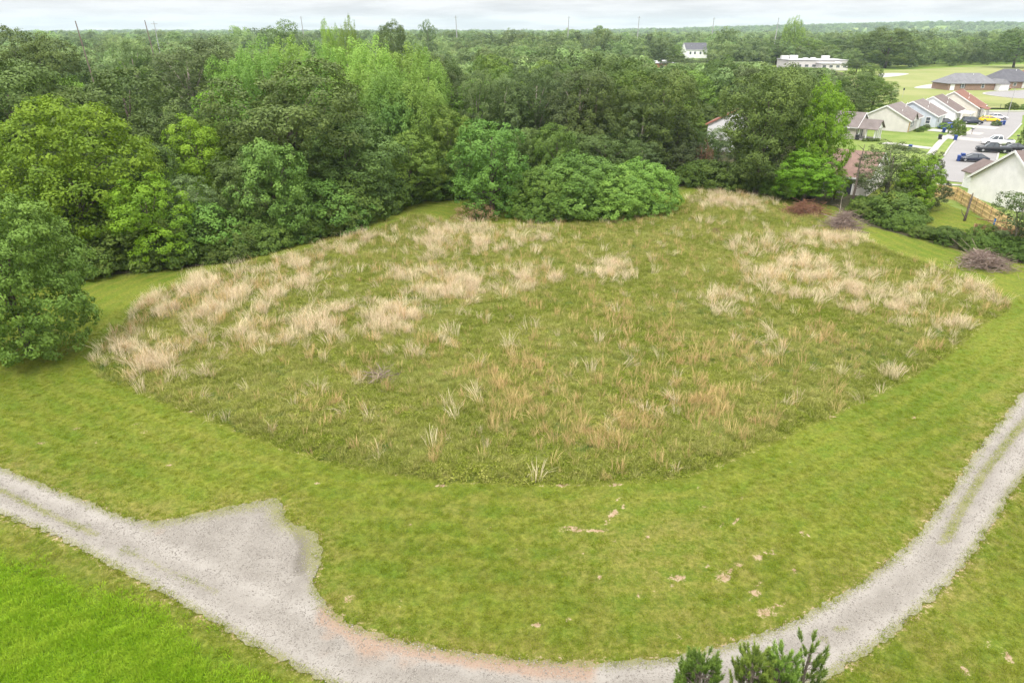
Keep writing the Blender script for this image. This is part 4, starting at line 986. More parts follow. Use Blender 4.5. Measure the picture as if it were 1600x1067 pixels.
def roof_gable(par, L, W, eave, rise, mat, trim='trim_white', over=0.4, ends=(1, 1), yc=0.0, xc=0.0):
    k = rise/(W/2); d = over; th = 0.16
    mb = MB()
    for sg in (-1, 1):
        a = [(xc-L/2-0.3, yc, eave+rise), (xc+L/2+0.3, yc, eave+rise), (xc+L/2+0.3, yc+sg*(W/2+d), eave-k*d), (xc-L/2-0.3, yc+sg*(W/2+d), eave-k*d)]
        mb.hexa(a, [(x, y, z+th) for x, y, z in a])
    ro = mb.build('roof', mat, par)
    for sx, on in ((-1, ends[0]), (1, ends[1])):
        if not on: continue
        q = MB(); x = xc + sx*(L/2+0.3)
        for sg in (-1, 1):
            a = [(x, yc, eave+rise-0.10), (x, yc, eave+rise+th+0.02), (x, yc+sg*(W/2+d), eave-k*d+th+0.02), (x, yc+sg*(W/2+d), eave-k*d-0.10)]
            q.hexa(a, [(x+sx*0.05, y, z) for x, y, z in a])
        q.build('rake_board', trim, ro)
    for sg in (-1, 1):
        q = MB(); y = yc + sg*(W/2+d)
        q.box(xc-L/2-0.3, xc+L/2+0.3, min(y, y+sg*0.05), max(y, y+sg*0.05), eave-k*d-0.08, eave-k*d+th)
        q.build('gutter', trim, ro)
    for px, py in ((L*0.18, 0.45), (-L*0.22, -0.5), (L*0.3, -0.35)):
        q = MB(); zz = eave + rise*(1-abs(py)) + th; q.tube([(xc+px, yc+py*W/2, zz-0.25), (xc+px, yc+py*W/2, zz+0.45)], 0.07, 6); q.build('vent_pipe', 'trim_white', ro)
    return ro
def gable_house(name, label, cx, cy, rz, L, W, eave, rise, wall, roof, trim='trim_white', win=(), doors=()):
    e = empty(name, (cx, cy, -0.02), rz, label, 'house')
    MB().extrude([(-L/2, -W/2, -0.2), (-L/2, W/2, -0.2), (-L/2, W/2, eave), (-L/2, 0, eave+rise), (-L/2, -W/2, eave)], (L, 0, 0)).build('wall', wall, e)
    roof_gable(e, L, W, eave + 0.02, rise, roof, trim)
    for w in win: opening(e, 'window', w[0], L, W, *w[1:])
    for d in doors: opening(e, 'door', d[0], L, W, d[1], 0.05, d[2], d[3], d[4])
    return e
A49 = math.atan2(U.y, U.x)
def hc(corner, L, W, rz, sx=-1, sy=-1):
    """centre of a house whose corner (local signs sx, sy) stands at corner"""
    c, s = math.cos(rz), math.sin(rz); lx, ly = -sx*L/2, -sy*W/2
    return corner[0] + c*lx - s*ly, corner[1] + s*lx + c*ly
# the row on the far side of the street: ridge along the street, gables towards the wood
c2 = hc((93.2, 167.0), 12, 11, A49)
h2 = gable_house('house', 'beige gabled house with tan brick corner beside the porch house', *c2, A49, 12, 11, 2.7, 2.9, 'siding_pale', 'roof_taupe', win=(('y-', -3.6, 0.9, 1.0, 1.3), ('y-', -1.9, 0.9, 1.0, 1.3)), doors=(('y-', 3.2, 2.6, 2.1, 'trim_white'),))
MB().box(-6.06, -5.0, -5.57, -5.502, -0.1, 2.6).build('brick_corner', 'brick_tan', h2)
MB().extrude([(-5.2, -5.9, 2.7), (-1.0, -5.9, 2.7), (-3.1, -5.9, 4.1)], (0, 4.2, 0)).build('front_gable', 'siding_pale', h2)
q = MB()
for sg in (-1, 1):
    a = [(-3.1, -6.2, 4.15), (-3.1, -1.5, 4.15), (-3.1+sg*2.5, -1.5, 2.48), (-3.1+sg*2.5, -6.2, 2.48)]; q.hexa(a, [(x, y, z+0.14) for x, y, z in a])
q.build('front_roof', 'roof_taupe', h2)
c3 = hc((104.5, 175.6), 10, 12, A49)
gable_house('house', 'pale blue sided house with taupe roof next to the brick cornered house', *c3, A49, 10, 12, 2.7, 3.0, 'siding_blue', 'roof_taupe', win=(('x-', -4.2, 0.9, 0.9, 1.4), ('y-', -2.6, 1.0, 1.1, 1.2)), doors=(('y-', 2.4, 2.6, 2.1, 'trim_white'),))
c4 = hc((114.5, 184.6), 10, 12, A49)
h4 = gable_house('house', 'white house with open carport and dark brown roof', *c4, A49, 10, 12, 2.8, 3.3, 'siding_white', 'roof_brown', win=(('y-', 1.5, 0.9, 0.9, 1.4),))
for x, y in ((-4.7, -9.2), (-1.0, -9.2), (-4.7, -6.2), (-1.0, -6.2)): MB().box(x-.1, x+.1, y-.1, y+.1, 0, 2.498).build('carport_post', 'trim_white', h4)
MB().box(-5.1, -0.6, -9.5, -6.03, 2.5, 2.75).build('carport_roof', 'trim_white', h4)
c5 = hc((125.5, 193.2), 11, 13, A49)
h5 = gable_house('house', 'cream house with red-brown roof at the far end of the street row', *c5, A49, 11, 13, 2.9, 3.7, 'siding_cream', 'roof_red', win=(('y-', -3.5, 1.0, 1.2, 1.1), ('y-', 2.6, 1.0, 1.2, 1.1)), doors=(('y-', -1.2, 1.0, 2.1, 'dark_door'),))
for x in (-5, -2.6, -0.2): MB().box(x-.1, x+.1, -8.4, -8.2, 0, 2.5).build('porch_post', 'trim_white', h5)
q = MB(); a = [(-5.4, -6.7, 3.1), (0.2, -6.7, 3.1), (0.2, -8.7, 2.5), (-5.4, -8.7, 2.5)]; q.hexa(a, [(x, y, z+.12) for x, y, z in a]); q.build('porch_roof', 'roof_red', h5)
# porch house: ridge runs from the wood to the street
A1 = math.atan2(Nn.y, Nn.x)
c1 = hc((75.6, 155.6), 11, 8.6, A1, 1, -1)
h1 = gable_house('house', 'small beige house with taupe roof and white columned porch', *c1, A1, 11, 8.6, 2.6, 2.6, 'siding_beige', 'roof_taupe', win=(('y-', 1.0, 1.1, 0.9, 1.2), ('x+', -2.9, 0.8, 0.9, 1.3), ('x+', -1.4, 0.8, 0.9, 1.3)), doors=(('x+', 0.2, 1.0, 2.1, 'dark_door'),))
for y in (-4.1, -2.55, -1.0, 0.6): MB().box(9.2, 9.42, y-.11, y+.11, 0.2, 2.5).build('porch_post', 'trim_white', h1)
for x in (6.1, 7.6): MB().box(x-.1, x+.1, -4.21, -3.99, 0.2, 2.5).build('porch_post', 'trim_white', h1)
MB().box(5.51, 9.6, -4.4, 0.9, -0.1, 0.2).build('porch_floor', 'concrete', h1)
MB().extrude([(5.3, -4.25, 2.5), (5.3, 0.75, 2.5), (5.3, -1.75, 4.0)], (4.2, 0, 0)).build('porch_gable', 'siding_white', h1)
q = MB()
for sg in (-1, 1):
    a = [(4.2, -1.75, 4.1), (9.9, -1.75, 4.1), (9.9, -1.75+sg*3.0, 2.32), (4.2, -1.75+sg*3.0, 2.32)]; q.hexa(a, [(x, y, z+.14) for x, y, z in a])
q.build('porch_roof', 'roof_taupe', h1)
# white house beside the plank fence: uneven gable facing the yard
e6 = empty('house', (66.6, 99.9, -0.02), math.atan2(0.05, 1.0), 'tall white gabled house with brown roof behind the plank fence', 'house')
prof = [(0, -10.3, -0.2), (0, 0, -0.2), (0, 0, 2.7), (0, -7.2, 7.3), (0, -10.3, 5.3)]
MB().extrude(prof, (13, 0, 0)).build('wall', 'siding_white', e6)
q = MB()
for a in ([(-.35, -7.2, 7.35), (13.3, -7.2, 7.35), (13.3, 0.45, 2.46), (-.35, 0.45, 2.46)], [(-.35, -7.2, 7.35), (13.3, -7.2, 7.35), (13.3, -10.7, 5.09), (-.35, -10.7, 5.09)]): q.hexa(a, [(x, y, z+.17) for x, y, z in a])
r6 = q.build('roof', 'roof_brown', e6)
q = MB()
for a in ([(-.35, -7.2, 7.2), (-.35, -7.2, 7.55), (-.35, 0.45, 2.66), (-.35, 0.45, 2.31)], [(-.35, -7.2, 7.2), (-.35, -7.2, 7.55), (-.35, -10.7, 5.29), (-.35, -10.7, 4.94)]): q.hexa(a, [(x-.06, y, z) for x, y, z in a])
q.build('rake_board', 'trim_white', r6)
MB().tube([(3.2, -8.4, 6.4), (3.2, -8.4, 7.3)], 0.09).build('vent_pipe', 'trim_white', r6); MB().tube([(5.2, -7.8, 6.8), (5.2, -7.8, 7.7)], [0.14, 0.2]).build('vent_cap', 'metal', r6)
MB().box(3.0, 13.0, -14.0, -10.304, -0.2, 4.2).build('wing_wall', 'siding_cream', e6)
q = MB(); a = [(2.7, -10.2, 5.0), (13.3, -10.2, 5.0), (13.3, -14.4, 4.1), (2.7, -14.4, 4.1)]; q.hexa(a, [(x, y, z+.15) for x, y, z in a]); q.build('wing_roof', 'roof_brown', e6)
MB().box(3.2, 8.4, 0.003, 6.0, -0.2, 2.35).build('garage_wall', 'siding_white', e6)
q = MB()
for sg in (-1, 1):
    a = [(5.8, 0.3, 4.0), (5.8, 6.4, 4.0), (5.8+sg*3.0, 6.4, 2.25), (5.8+sg*3.0, 0.3, 2.25)]; q.hexa(a, [(x, y, z+.15) for x, y, z in a])
q.build('garage_roof', 'roof_brown', e6)
for p_ in ((g(1297, 232, 5.4), g(1372, 239, 5.4)),):
    (xa, ya), (xb, yb) = p_; rz = math.atan2(yb-ya, xb-xa); L = math.hypot(xb-xa, yb-ya) + 2.5
    gable_house('house', 'low house showing only its rose brown roof through the trees', (xa+xb)/2 - .6, (ya+yb)/2, rz, L, 11, 2.6, 2.8, 'siding_pale', 'roof_rose', win=(('y-', 0, 1.0, 1.0, 1.2),), doors=(('y-', 2.0, 1.0, 2.1, 'dark_door'),))
gable_house('house', 'tall white house with red trimmed gable half hidden by the dark oak', 46.3, 143, R(64), 11, 11.4, 5.2, 3.0, 'siding_white', 'roof_rose', 'trim_red', win=(('x-', 2.6, 0.9, 3.6, 1.2), ('x-', -2.6, 0.9, 3.6, 1.2), ('x-', 2.6, 0.9, 1.0, 1.2)))
def hip_house(name, label, cx, cy, rz, L, W, eave, rise, wall, roof, win=(), doors=(), gable=None):
    e = empty(name, (cx, cy, -0.02), rz, label, 'house')
    MB().box(-L/2, L/2, -W/2, W/2, -0.2, eave).build('wall', wall, e)
    d = 0.5; r_ = L/2 - W/2*0.9; z0 = eave - 0.02
    v = [(-L/2-d, -W/2-d, z0), (L/2+d, -W/2-d, z0), (L/2+d, W/2+d, z0), (-L/2-d, W/2+d, z0), (-r_, 0, z0+rise), (r_, 0, z0+rise)]
    v2 = [(x, y, z0-0.16) for x, y, z in v[:4]]
    ro = MB().add(v + v2, [(0,1,5,4), (1,2,5), (2,3,4,5), (3,0,4), (6,9,8,7), (0,6,7,1), (1,7,8,2), (2,8,9,3), (3,9,6,0)]).build('roof', roof, e)
    MB().tube([(L*.1, -1, z0+rise*.6), (L*.1, -1, z0+rise*.95)], 0.1).build('vent_pipe', 'trim_white', ro)
    if gable:
        gx, gw, gd = gable
        MB().extrude([(gx-gw/2, -W/2-gd, -0.2), (gx+gw/2, -W/2-gd, -0.2), (gx+gw/2, -W/2-gd, eave), (gx, -W/2-gd, eave+gw*0.28), (gx-gw/2, -W/2-gd, eave)], (0, gd-0.004, 0)).build('front_wing', wall, e)
        q = MB()
        for sg in (-1, 1):
            a = [(gx, -W/2-gd-.3, eave+gw*.28+.03), (gx, 0, eave+gw*.28+.03), (gx+sg*(gw/2+.4), 0, eave-.2), (gx+sg*(gw/2+.4), -W/2-gd-.3, eave-.2)]; q.hexa(a, [(x, y, z+.15) for x, y, z in a])
        q.build('front_roof', roof, e)
    for w in win: opening(e, 'window', w[0], L, W, *w[1:])
    for dd in doors: opening(e, 'door', dd[0], L, W, dd[1], 0.05, dd[2], dd[3], dd[4])
    return e
h9 = hip_house('house', 'long brown brick house with grey hipped roof facing the pasture', 184, 296, R(2), 20, 11, 2.6, 3.6, 'brick_brown', 'roof_grey', win=(('y-', -4.2, 0.9, 1.1, 1.4, 'glass', True), ('y-', 4.0, 0.9, 1.1, 1.4)), doors=(('y-', -8.4, 1.6, 2.2, 'trim_white'),))
MB().box(9.0, 12.6, -8.5, -1, -0.2, 2.6).build('side_wing', 'siding_white', h9)
q = MB(); a = [(8.5, -8.9, 2.5), (13.0, -8.9, 2.5), (13.0, -0.6, 2.5), (8.5, -0.6, 2.5)]; q.hexa(a, [(10.6, -8.0, 4.2), (10.9, -8.0, 4.2), (10.9, -1.2, 4.2), (10.6, -1.2, 4.2)]); q.build('wing_roof', 'roof_grey', h9)
hip_house('house', 'brick house with dark slate coloured hipped roof behind the red car', 208, 306, R(2), 17, 12, 2.7, 4.6, 'brick_brown', 'roof_dark', win=(('y-', -1, 1, 1.2, 1.2),), doors=(('y-', 3.6, 2.6, 2.2, 'trim_white'),), gable=(5.6, 4.6, 3.0))
hip_house('house', 'house with wide plum red roof beside the white car', 236, 324, R(2), 24, 13, 2.8, 4.6, 'siding_cream', 'roof_plum', win=(('y-', -3, 1, 1.2, 1.2),), doors=(('y-', -8, 2.6, 2.2, 'trim_white'),), gable=(-4, 5, 3.0))
# far buildings among the woods
Yf = 640; xw = pxX(1084, Yf)
gable_house('house', 'far white house with dark roof on the rise among the woods', xw, Yf, R(8), 20, 13, 6.6, 5.2, 'siding_white', 'roof_dark', win=tuple(('y-', p, 3.0, 1.6, 2.0) for p in (-6, -2, 3, 7)))
def flat_block(name, label, px, Y, wid, dep, h, wall, units, roofm='flat_roof', win=0):
    e = empty(name, (pxX(px, Y), Y, -0.02), R(-3), label, 'building')
    MB().box(-wid/2, wid/2, -dep/2, dep/2, -0.2, h).build('wall', wall, e)
    ro = MB().box(-wid/2-.4, wid/2+.4, -dep/2-.4, dep/2+.4, h+.003, h+0.35).build('roof', roofm, e)
    for (x, y, s) in units: MB().box(x-s, x+s, y-1.5, y+1.5, h+.355, h+0.35+s*0.85).build('rooftop_unit', 'grey_unit', ro)
    for i in range(win): opening(e, 'window', 'y-', wid, dep, -wid/2 + (i+.5)*wid/win, 1.4, wid/win*0.5, 1.3)
    return e
flat_block('building', 'long flat white roofed building with rooftop units beyond the trees', 1266, 462, 35, 24, 5.0, 'siding_pale', [(-15, 6, 2.2), (-9.5, 6, 2.4), (10, 5, 2.2), (0, -2, 1.2), (-6, -6, 1.2)], win=8)
flat_block('building', 'lower beige wing in front of the long flat white building', 1298, 446, 16, 10, 3.4, 'siding_pale', [(3, 0, 1.0)], win=4)
flat_block('building', 'small flat white building right below the far white house', 1130, 560, 20, 14, 6.0, 'siding_white', [(4, 0, 1.2)], win=4)
flat_block('building', 'low red brick building with white roof among the far trees', 1032, 440, 14, 12, 4.0, 'brick_red', [(2, 0, 1.4), (-3, 2, 1.0)], win=3)
flat_block('building', 'grey flat building behind the low brick building', 1022, 505, 20, 12, 6.4, 'grey_unit', [(-3, 0, 1.6)], win=3)

# ================================================================== VEHICLES
def car(label, X, Y, rz, paint, kind='sedan', cat='car'):
    L, Wd, hb, hr = {'sedan': (4.7, 1.82, 0.92, 1.45), 'suv': (4.8, 1.92, 1.05, 1.75), 'pickup': (5.8, 2.0, 1.12, 1.88), 'coupe': (4.6, 1.88, 0.90, 1.36)}[kind]
    e = empty('pickup_truck' if kind == 'pickup' else 'car', (X, Y, 0.055), rz, label, cat, None)
    x0, x1 = -L/2, L/2
    if kind == 'pickup': top = [(x0, hb), (-0.6, hb), (-0.5, hb), (1.15, hb), (x1-.5, hb-.06), (x1, hb-.22)]; cab = (-0.75, 1.55, -0.55, 0.75)
    elif kind == 'suv': top = [(x0, hb-.05), (-1.9, hb), (0, hb), (1.0, hb), (x1-.4, hb-.14), (x1, hb-.32)]; cab = (-2.25, 1.25, -1.95, 0.55)
    else: top = [(x0, hb-.12), (-1.6, hb), (0, hb), (0.95, hb-.02), (x1-.5, hb-.16), (x1, hb-.34)]; cab = (-1.95, 1.25, -1.05, 0.30)
    prof = [(x0+.06, .24), (x1-.10, .24), (x1, .42)] + top[::-1] + [(x0-.0, .45)]
    mb = MB(); n = len(prof)
    rings = []
    for y, sx, dz in ((-Wd/2, .965, -.03), (-Wd/2+.10, 1.0, .0), (Wd/2-.10, 1.0, .0), (Wd/2, .965, -.03)):
        rings.append([(x*sx, y, z + (dz if z > .5 else -dz*.5)) for x, z in prof])
    mb.add([p for r_ in rings for p in r_], [(j*n+i, j*n+(i+1) % n, (j+1)*n+(i+1) % n, (j+1)*n+i) for j in range(3) for i in range(n)] + [tuple(range(n)), tuple(range(3*n, 4*n))[::-1]])
    body = mb.build('body', paint, e, True)
    body.data.shade_flat() if False else None
    b0, b1, t0, t1 = cab; yb, yt = Wd/2-.10, Wd/2-.30; zb = hb-.03
    lo = [(b0, -yb, zb), (b1, -yb, zb), (b1, yb, zb), (b0, yb, zb)]; up_ = [(t0, -yt, hr-.06), (t1, -yt, hr-.06), (t1, yt, hr-.06), (t0, yt, hr-.06)]
    MB().hexa(lo, up_).build('window_glass', 'glass', e)
    MB().hexa([(t0-.04, -yt-.03, hr-.062), (t1+.06, -yt-.03, hr-.062), (t1+.06, yt+.03, hr-.062), (t0-.04, yt+.03, hr-.062)], [(t0+.06, -yt+.08, hr), (t1-.08, -yt+.08, hr), (t1-.08, yt-.08, hr), (t0+.06, yt-.08, hr)]).build('roof', paint, e)
    for sy in (-1, 1):                      # pillars either side
        q = MB()
        for xb, xt in ((b0, t0), (b1, t1), ((b0+b1)/2-.1, (t0+t1)/2-.05)): q.tube([(xb, sy*(yb+.005), zb), (xt, sy*(yt+.005), hr-.05)], 0.05, 4)
        q.build('roof_pillars', paint, e)
    if kind == 'pickup':
        MB().box(x0+.12, -0.85, -Wd/2+.14, Wd/2-.14, hb-.02, hb+.012).build('bed_cover', 'shutter', e)
    wr = 0.40 if kind in ('pickup', 'suv') else 0.33
    for sx in (x0 + L*0.19, x1 - L*0.185):
        for sy in (-1, 1):
            q = MB(); q.tube([(sx, sy*(Wd/2-.20), wr), (sx, sy*(Wd/2+.015), wr)], wr, 14)
            wh = q.build('wheel', 'tyre', e, False)
            q = MB(); q.tube([(sx, sy*(Wd/2-.02), wr), (sx, sy*(Wd/2+.03), wr)], [wr*.62, wr*.55], 10); q.build('rim', 'rim', wh)
    for sy in (-1, 1):
        MB().box(x1-.16, x1+.012, sy*(Wd/2-.42)-.20, sy*(Wd/2-.42)+.20, hb-.42, hb-.26).build('headlight', 'lamp_clear', e)
        MB().box(x0-.012, x0+.10, sy*(Wd/2-.34)-.16, sy*(Wd/2-.34)+.16, hb-.30, hb-.12).build('taillight', 'lamp_red', e)
    return e
def at(px, py): return g(px, py, 0.3)
car('black crew cab pickup truck in the driveway across from the porch house', *at(1551, 236), R(158), 'car_black', 'pickup', 'truck')
car('black sedan parked behind the black pickup truck', *at(1583, 234), R(158), 'car_black', 'sedan')
car('white pickup truck parked beyond the black pickup truck', *at(1558, 224.5), R(158), 'car_white', 'pickup', 'truck')
car('dark grey-black sedan beside the pair of blue bins at the street end', *at(1521, 250.5), R(160), 'car_navy', 'sedan')
car('bright yellow coupe parked beside the far end of the street row', *at(1546, 188.5), R(-12), 'car_yellow', 'coupe')
car('silver sedan parked behind the yellow coupe', *at(1558, 185), R(-12), 'car_silver', 'sedan')
car('dark navy sport utility car in front of the cream house', *at(1518, 192.5), R(-18), 'car_navy', 'suv')
car('blue sedan half hidden behind the dark clipped bush', *at(1482, 200), R(160), 'car_blue', 'sedan')
car('black car standing under the carport', *at(1477, 193), R(-30), 'car_black', 'sedan')
car('red sport utility car in front of the slate roofed brick house', *at(1568, 139), R(-4), 'car_red', 'suv')
car('white sedan parked near the plum red roof', *at(1596, 134), R(-4), 'car_white', 'sedan')

# ================================================================== STREET FURNITURE
def wheelie_bin(px, py, rz, mat, label, fallen=False):
    X, Y = g(px, py)
    e = empty('wheelie_bin', (X, Y, 0.055), rz, label, 'bin', 'wheelie bins along the street')
    MB().hexa([(-.25, -.28, .08), (.25, -.28, .08), (.25, .28, .08), (-.25, .28, .08)], [(-.31, -.36, 1.0), (.31, -.36, 1.0), (.31, .36, 1.0), (-.31, .36, 1.0)]).build('body', mat, e)
    MB().hexa([(-.34, -.40, 1.004), (.34, -.40, 1.004), (.34, .42, 1.004), (-.34, .42, 1.004)], [(-.26, -.32, 1.10), (.26, -.32, 1.10), (.26, .36, 1.10), (-.26, .36, 1.10)]).build('lid', mat, e)
    for sx in (-1, 1): MB().tube([(sx*.24, .30, .13), (sx*.32, .30, .13)], .13, 10).build('wheel', 'tyre', e)
    MB().tube([(-.28, .44, .95), (.28, .44, .95)], .03, 5).build('handle', mat, e)
for px, py, mt, lb in ((1421, 235.5, 'bin_blue', 'blue wheelie bin on the pavement below the porch house lawn'), (1492, 220, 'bin_blue', 'blue wheelie bin at the kerb across from the black pickup truck'),
        (1468, 218.5, 'bin_dark', 'dark grey wheelie bin at the edge of the lawn beside the pavement'), (1338.5, 219, 'bin_dark', 'black wheelie bin against the wall of the porch house'),
        (1497, 252.5, 'bin_blue', 'blue wheelie bin of the pair beside the dark sedan, standing in front'), (1503, 249.5, 'bin_blue', 'blue wheelie bin of the pair beside the dark sedan, standing behind'),
        (1562, 197, 'bin_blue', 'blue wheelie bin of the two near the yellow coupe, touching the green one'), (1568, 196, 'bin_blue', 'blue wheelie bin of the two near the yellow coupe, at the kerb end'), (1572, 227.5, 'bin_blue', 'blue wheelie bin standing beyond the black sedan and pickup'),
        (1474, 208, 'bin_blue', 'blue wheelie bin in front of the blue sedan')):
    wheelie_bin(px, py, R(rng.uniform(-30, 30)) + A1, mt, lb)
def lone_shrub(key, px, py, h, r, label):
    X, Y = g(px, py); return plant(key, X, Y, h, r, label, None, 'shrub', 'shrub')
lone_shrub('shrub1', 1494, 211, 3.6, 1.7, 'tall dark clipped bush at the kerb hiding the blue sedan')
lone_shrub('shrub3', 1474, 202, 1.5, 1.5, 'round light green bush in front of the carport')
lone_shrub('shrub2', 1556, 197, 1.3, 1.0, 'small green bush beside the two blue bins')
lone_shrub('shrub1', 1604, 232, 5.0, 1.8, 'dark upright bush beside the black sedan')
for px in (1352, 1361, 1370): lone_shrub('shrub2', px, 221, 0.7, 0.7, 'tiny flower bed bush at the foot of the porch') .__setitem__('group', 'bushes below the porch')
for px, py in ((1441, 204), (1447, 201), (1436, 206)): lone_shrub('shrub1', px, py, 1.0, 1.0, 'low bush against the front of the brick cornered house').__setitem__('group', 'bushes before the brick cornered house')
def mailbox(px, py, label):
    X, Y = g(px, py); e = empty('mailbox', (X, Y, -0.02), A1, label, 'mailbox')
    MB().box(-.05, .05, -.05, .05, 0, 1.1).build('post', 'pole_wood', e); MB().extrude([(-.3, -.12, 1.104), (-.3, .12, 1.104), (-.3, .12, 1.25), (-.3, 0, 1.34), (-.3, -.12, 1.25)], (.6, 0, 0)).build('box', 'shutter', e)
mailbox(1518, 210, 'dark mailbox on a post at the grass verge near the clipped bush'); mailbox(1589, 221, 'brown mailbox on a post beyond the blue bin')
X, Y = g(1573, 185); e = empty('street_lamp', (X, Y, -0.02), R(180), 'slim grey street lamp at the corner by the silver sedan', 'street lamp')
MB().tube([(0, 0, 0), (0, 0, 7.6)], [.10, .06], 7).build('pole', 'pole_grey', e); MB().tube([(0, 0, 7.5), (.6, 0, 7.9), (1.5, 0, 7.95)], .04, 5).build('arm', 'pole_grey', e); MB().box(1.4, 2.0, -.12, .12, 7.86, 7.99).build('lamp_head', 'metal', e)
for px, py, hh in ((1410, 152, 2.4),):
    X, Y = g(px, py); e = empty('sign_post', (X, Y, -0.02), 0, 'dark panel on a thin post in the grass behind the taupe roofs', 'sign')
    MB().tube([(0, 0, 0), (0, 0, hh)], .05, 5).build('post', 'pole_grey', e); MB().box(-.25, .25, -.05, .05, hh-.1, hh+.7).build('panel', 'shutter', e)
# chain link fence and hedge beside the far street
def rail_fence(name, label, A, B, n, h, mat):
    e = empty(name, (A[0], A[1], -0.02), math.atan2(B[1]-A[1], B[0]-A[0]), label, 'fence'); L = math.hypot(B[0]-A[0], B[1]-A[1])
    for i in range(n+1): MB().tube([(L*i/n, 0, 0), (L*i/n, 0, h+.1)], .06, 5).build('post', mat, e)
    for z in (0.25, h*.6, h): MB().box(0, L, -.03, .03, z-.04, z+.04).build('rail', mat, e)
rail_fence('fence', 'dark rail fence between the street and the pasture', (118, 222), (260, 213), 36, 1.3, 'shutter')
for i, x in enumerate(np.linspace(152, 190, 12)):
    plant('shrub2', x + rng.uniform(-.6, .6), 219 - (x-118)*0.03, rng.uniform(1.4, 2.2), 1.7, 'clipped dark shrub in the hedge beside the dark rail fence', 'hedge shrubs beside the rail fence', 'shrub', 'shrub')
# plank fence round the back yard: every panel and post on its own
def plank_fence(label, pts, mat, h=1.85, rails=True):
    e = empty('plank_fence', (pts[0][0], pts[0][1], -0.02), 0, label, 'fence'); ox, oy = pts[0]
    for (xa, ya), (xb, yb) in zip(pts[:-1], pts[1:]):
        L = math.hypot(xb-xa, yb-ya); n = max(1, round(L/2.4)); d = Vector(((xb-xa)/L, (yb-ya)/L)); nr = Vector((-d.y, d.x))
        for i in range(n):
            q = MB(); s0 = L*i/n + .07; s1 = L*(i+1)/n - .07; m = 15
            for j in range(m):
                a = s0 + (s1-s0)*j/m + .006; b = s0 + (s1-s0)*(j+1)/m - .006; hh = h - .02*rng.uniform(); o1, o2 = .0, .025 + .012*rng.uniform()
                P_ = [(xa-ox + d.x*s + nr.x*o, ya-oy + d.y*s + nr.y*o) for s, o in ((a, o1), (b, o1), (b, o2), (a, o2))]
                q.hexa([(*p, .04) for p in P_], [(*p, hh) for p in P_])
            q.build('fence_panel', mat, e)
        for i in range(n+1):
            x, y = xa-ox + d.x*L*i/n + nr.x*.03, ya-oy + d.y*L*i/n + nr.y*.03; MB().box(x-.06, x+.06, y-.06, y+.06, 0, h+.05).build('fence_post', 'fence_post', e)
        if rails:
            for z in (.35, .95, 1.55):
                P_ = [(xa-ox + d.x*s + nr.x*o, ya-oy + d.y*s + nr.y*o) for s, o in ((0, .045), (L, .045), (L, .085), (0, .085))]
                MB().hexa([(*p, z-.045) for p in P_], [(*p, z+.045) for p in P_]).build('rail', mat, e)
plank_fence('tall golden plank fence between the back yard and the white gabled house', G((1597, 378), (1545, 347), (1492, 313), (1450, 306)), 'fence_wood')
plank_fence('low brown weathered plank fence behind the yard shrubs', G((1520, 362), (1562, 368), (1597, 376)), 'fence_brown', 0.95)
X, Y = g(1507, 345); e = empty('leaning_post', (X, Y, -0.05), 0, 'dark leaning trunk stump in the fenced back yard', 'stump')
MB().tube([(0, 0, 0), (.25, .3, 1.2), (.5, .6, 2.6), (.6, .7, 3.4)], [.17, .13, .12, .07], 7).build('stem', 'bark', e, True); MB().tube([(.05, .05, .4), (-.5, .1, 1.0), (-.7, .1, 1.5)], [.07, .05, .02], 5).build('branch', 'bark', e)
X, Y = g(1556, 352); e = empty('barrel', (X, Y, 0), 0, 'bright blue plastic barrel in the corner of the back yard', 'barrel')
MB().tube([(0, 0, 0), (0, 0, .12), (0, 0, .45), (0, 0, .8), (0, 0, .9)], [.26, .30, .33, .30, .26], 12).build('drum', 'blue_plastic', e, True); MB().tube([(0, 0, .8), (0, 0, .84)], .325, 12).build('band', 'bin_blue', e)
for i, (px, py) in enumerate(((1566, 356), (1574, 357), (1586, 362))):
    X, Y = g(px, py); e = empty('garden_chair', (X, Y, 0), i*1.1, 'white plastic garden chair beside the blue barrel', 'chair', 'white chairs in the back yard')
    MB().box(-.24, .24, -.24, .24, .40, .45).build('seat', 'white_plastic', e); MB().box(-.24, .24, .20, .25, .451, .92).build('backrest', 'white_plastic', e)
    for a in (-.2, .2):
        for b in (-.2, .2): MB().box(a-.025, a+.025, b-.025, b+.025, 0, .398).build('leg', 'white_plastic', e)
# poles
def pole(px, ybase_Y, ytop, label, lean=(0, 0), arms=0, mat='pole_grey', r_=0.28):
    Y = ybase_Y; h = top_z(ytop, Y); X = pxX(px, Y, h)
    e = empty('utility_pole', (X - lean[0], Y - lean[1], -0.02), 0, label, 'pole')
    MB().tube([(0, 0, 0), (lean[0], lean[1], h)], [r_, r_*.6], 8).build('shaft', mat, e)
    for i in range(arms): z = h - 1.2 - 2.2*i; MB().box(lean[0]-1.4, lean[0]+1.4, lean[1]-.12, lean[1]+.12, z-.1, z+.1).build('crossarm', mat, e)
pole(117.5, 150, 33, 'leaning wooden pole beside the tall dark skyline tree', (-1.6, 0), 0, 'pole_wood', .17)
pole(226, 260, 32, 'leaning bare pole next to the small cross-armed pole', (-1.6, 0), 0, 'pole_wood', .24)
pole(240, 330, 33, 'thin pole with crossarms on the wooded skyline', (0, 0), 2, 'pole_grey', .22)
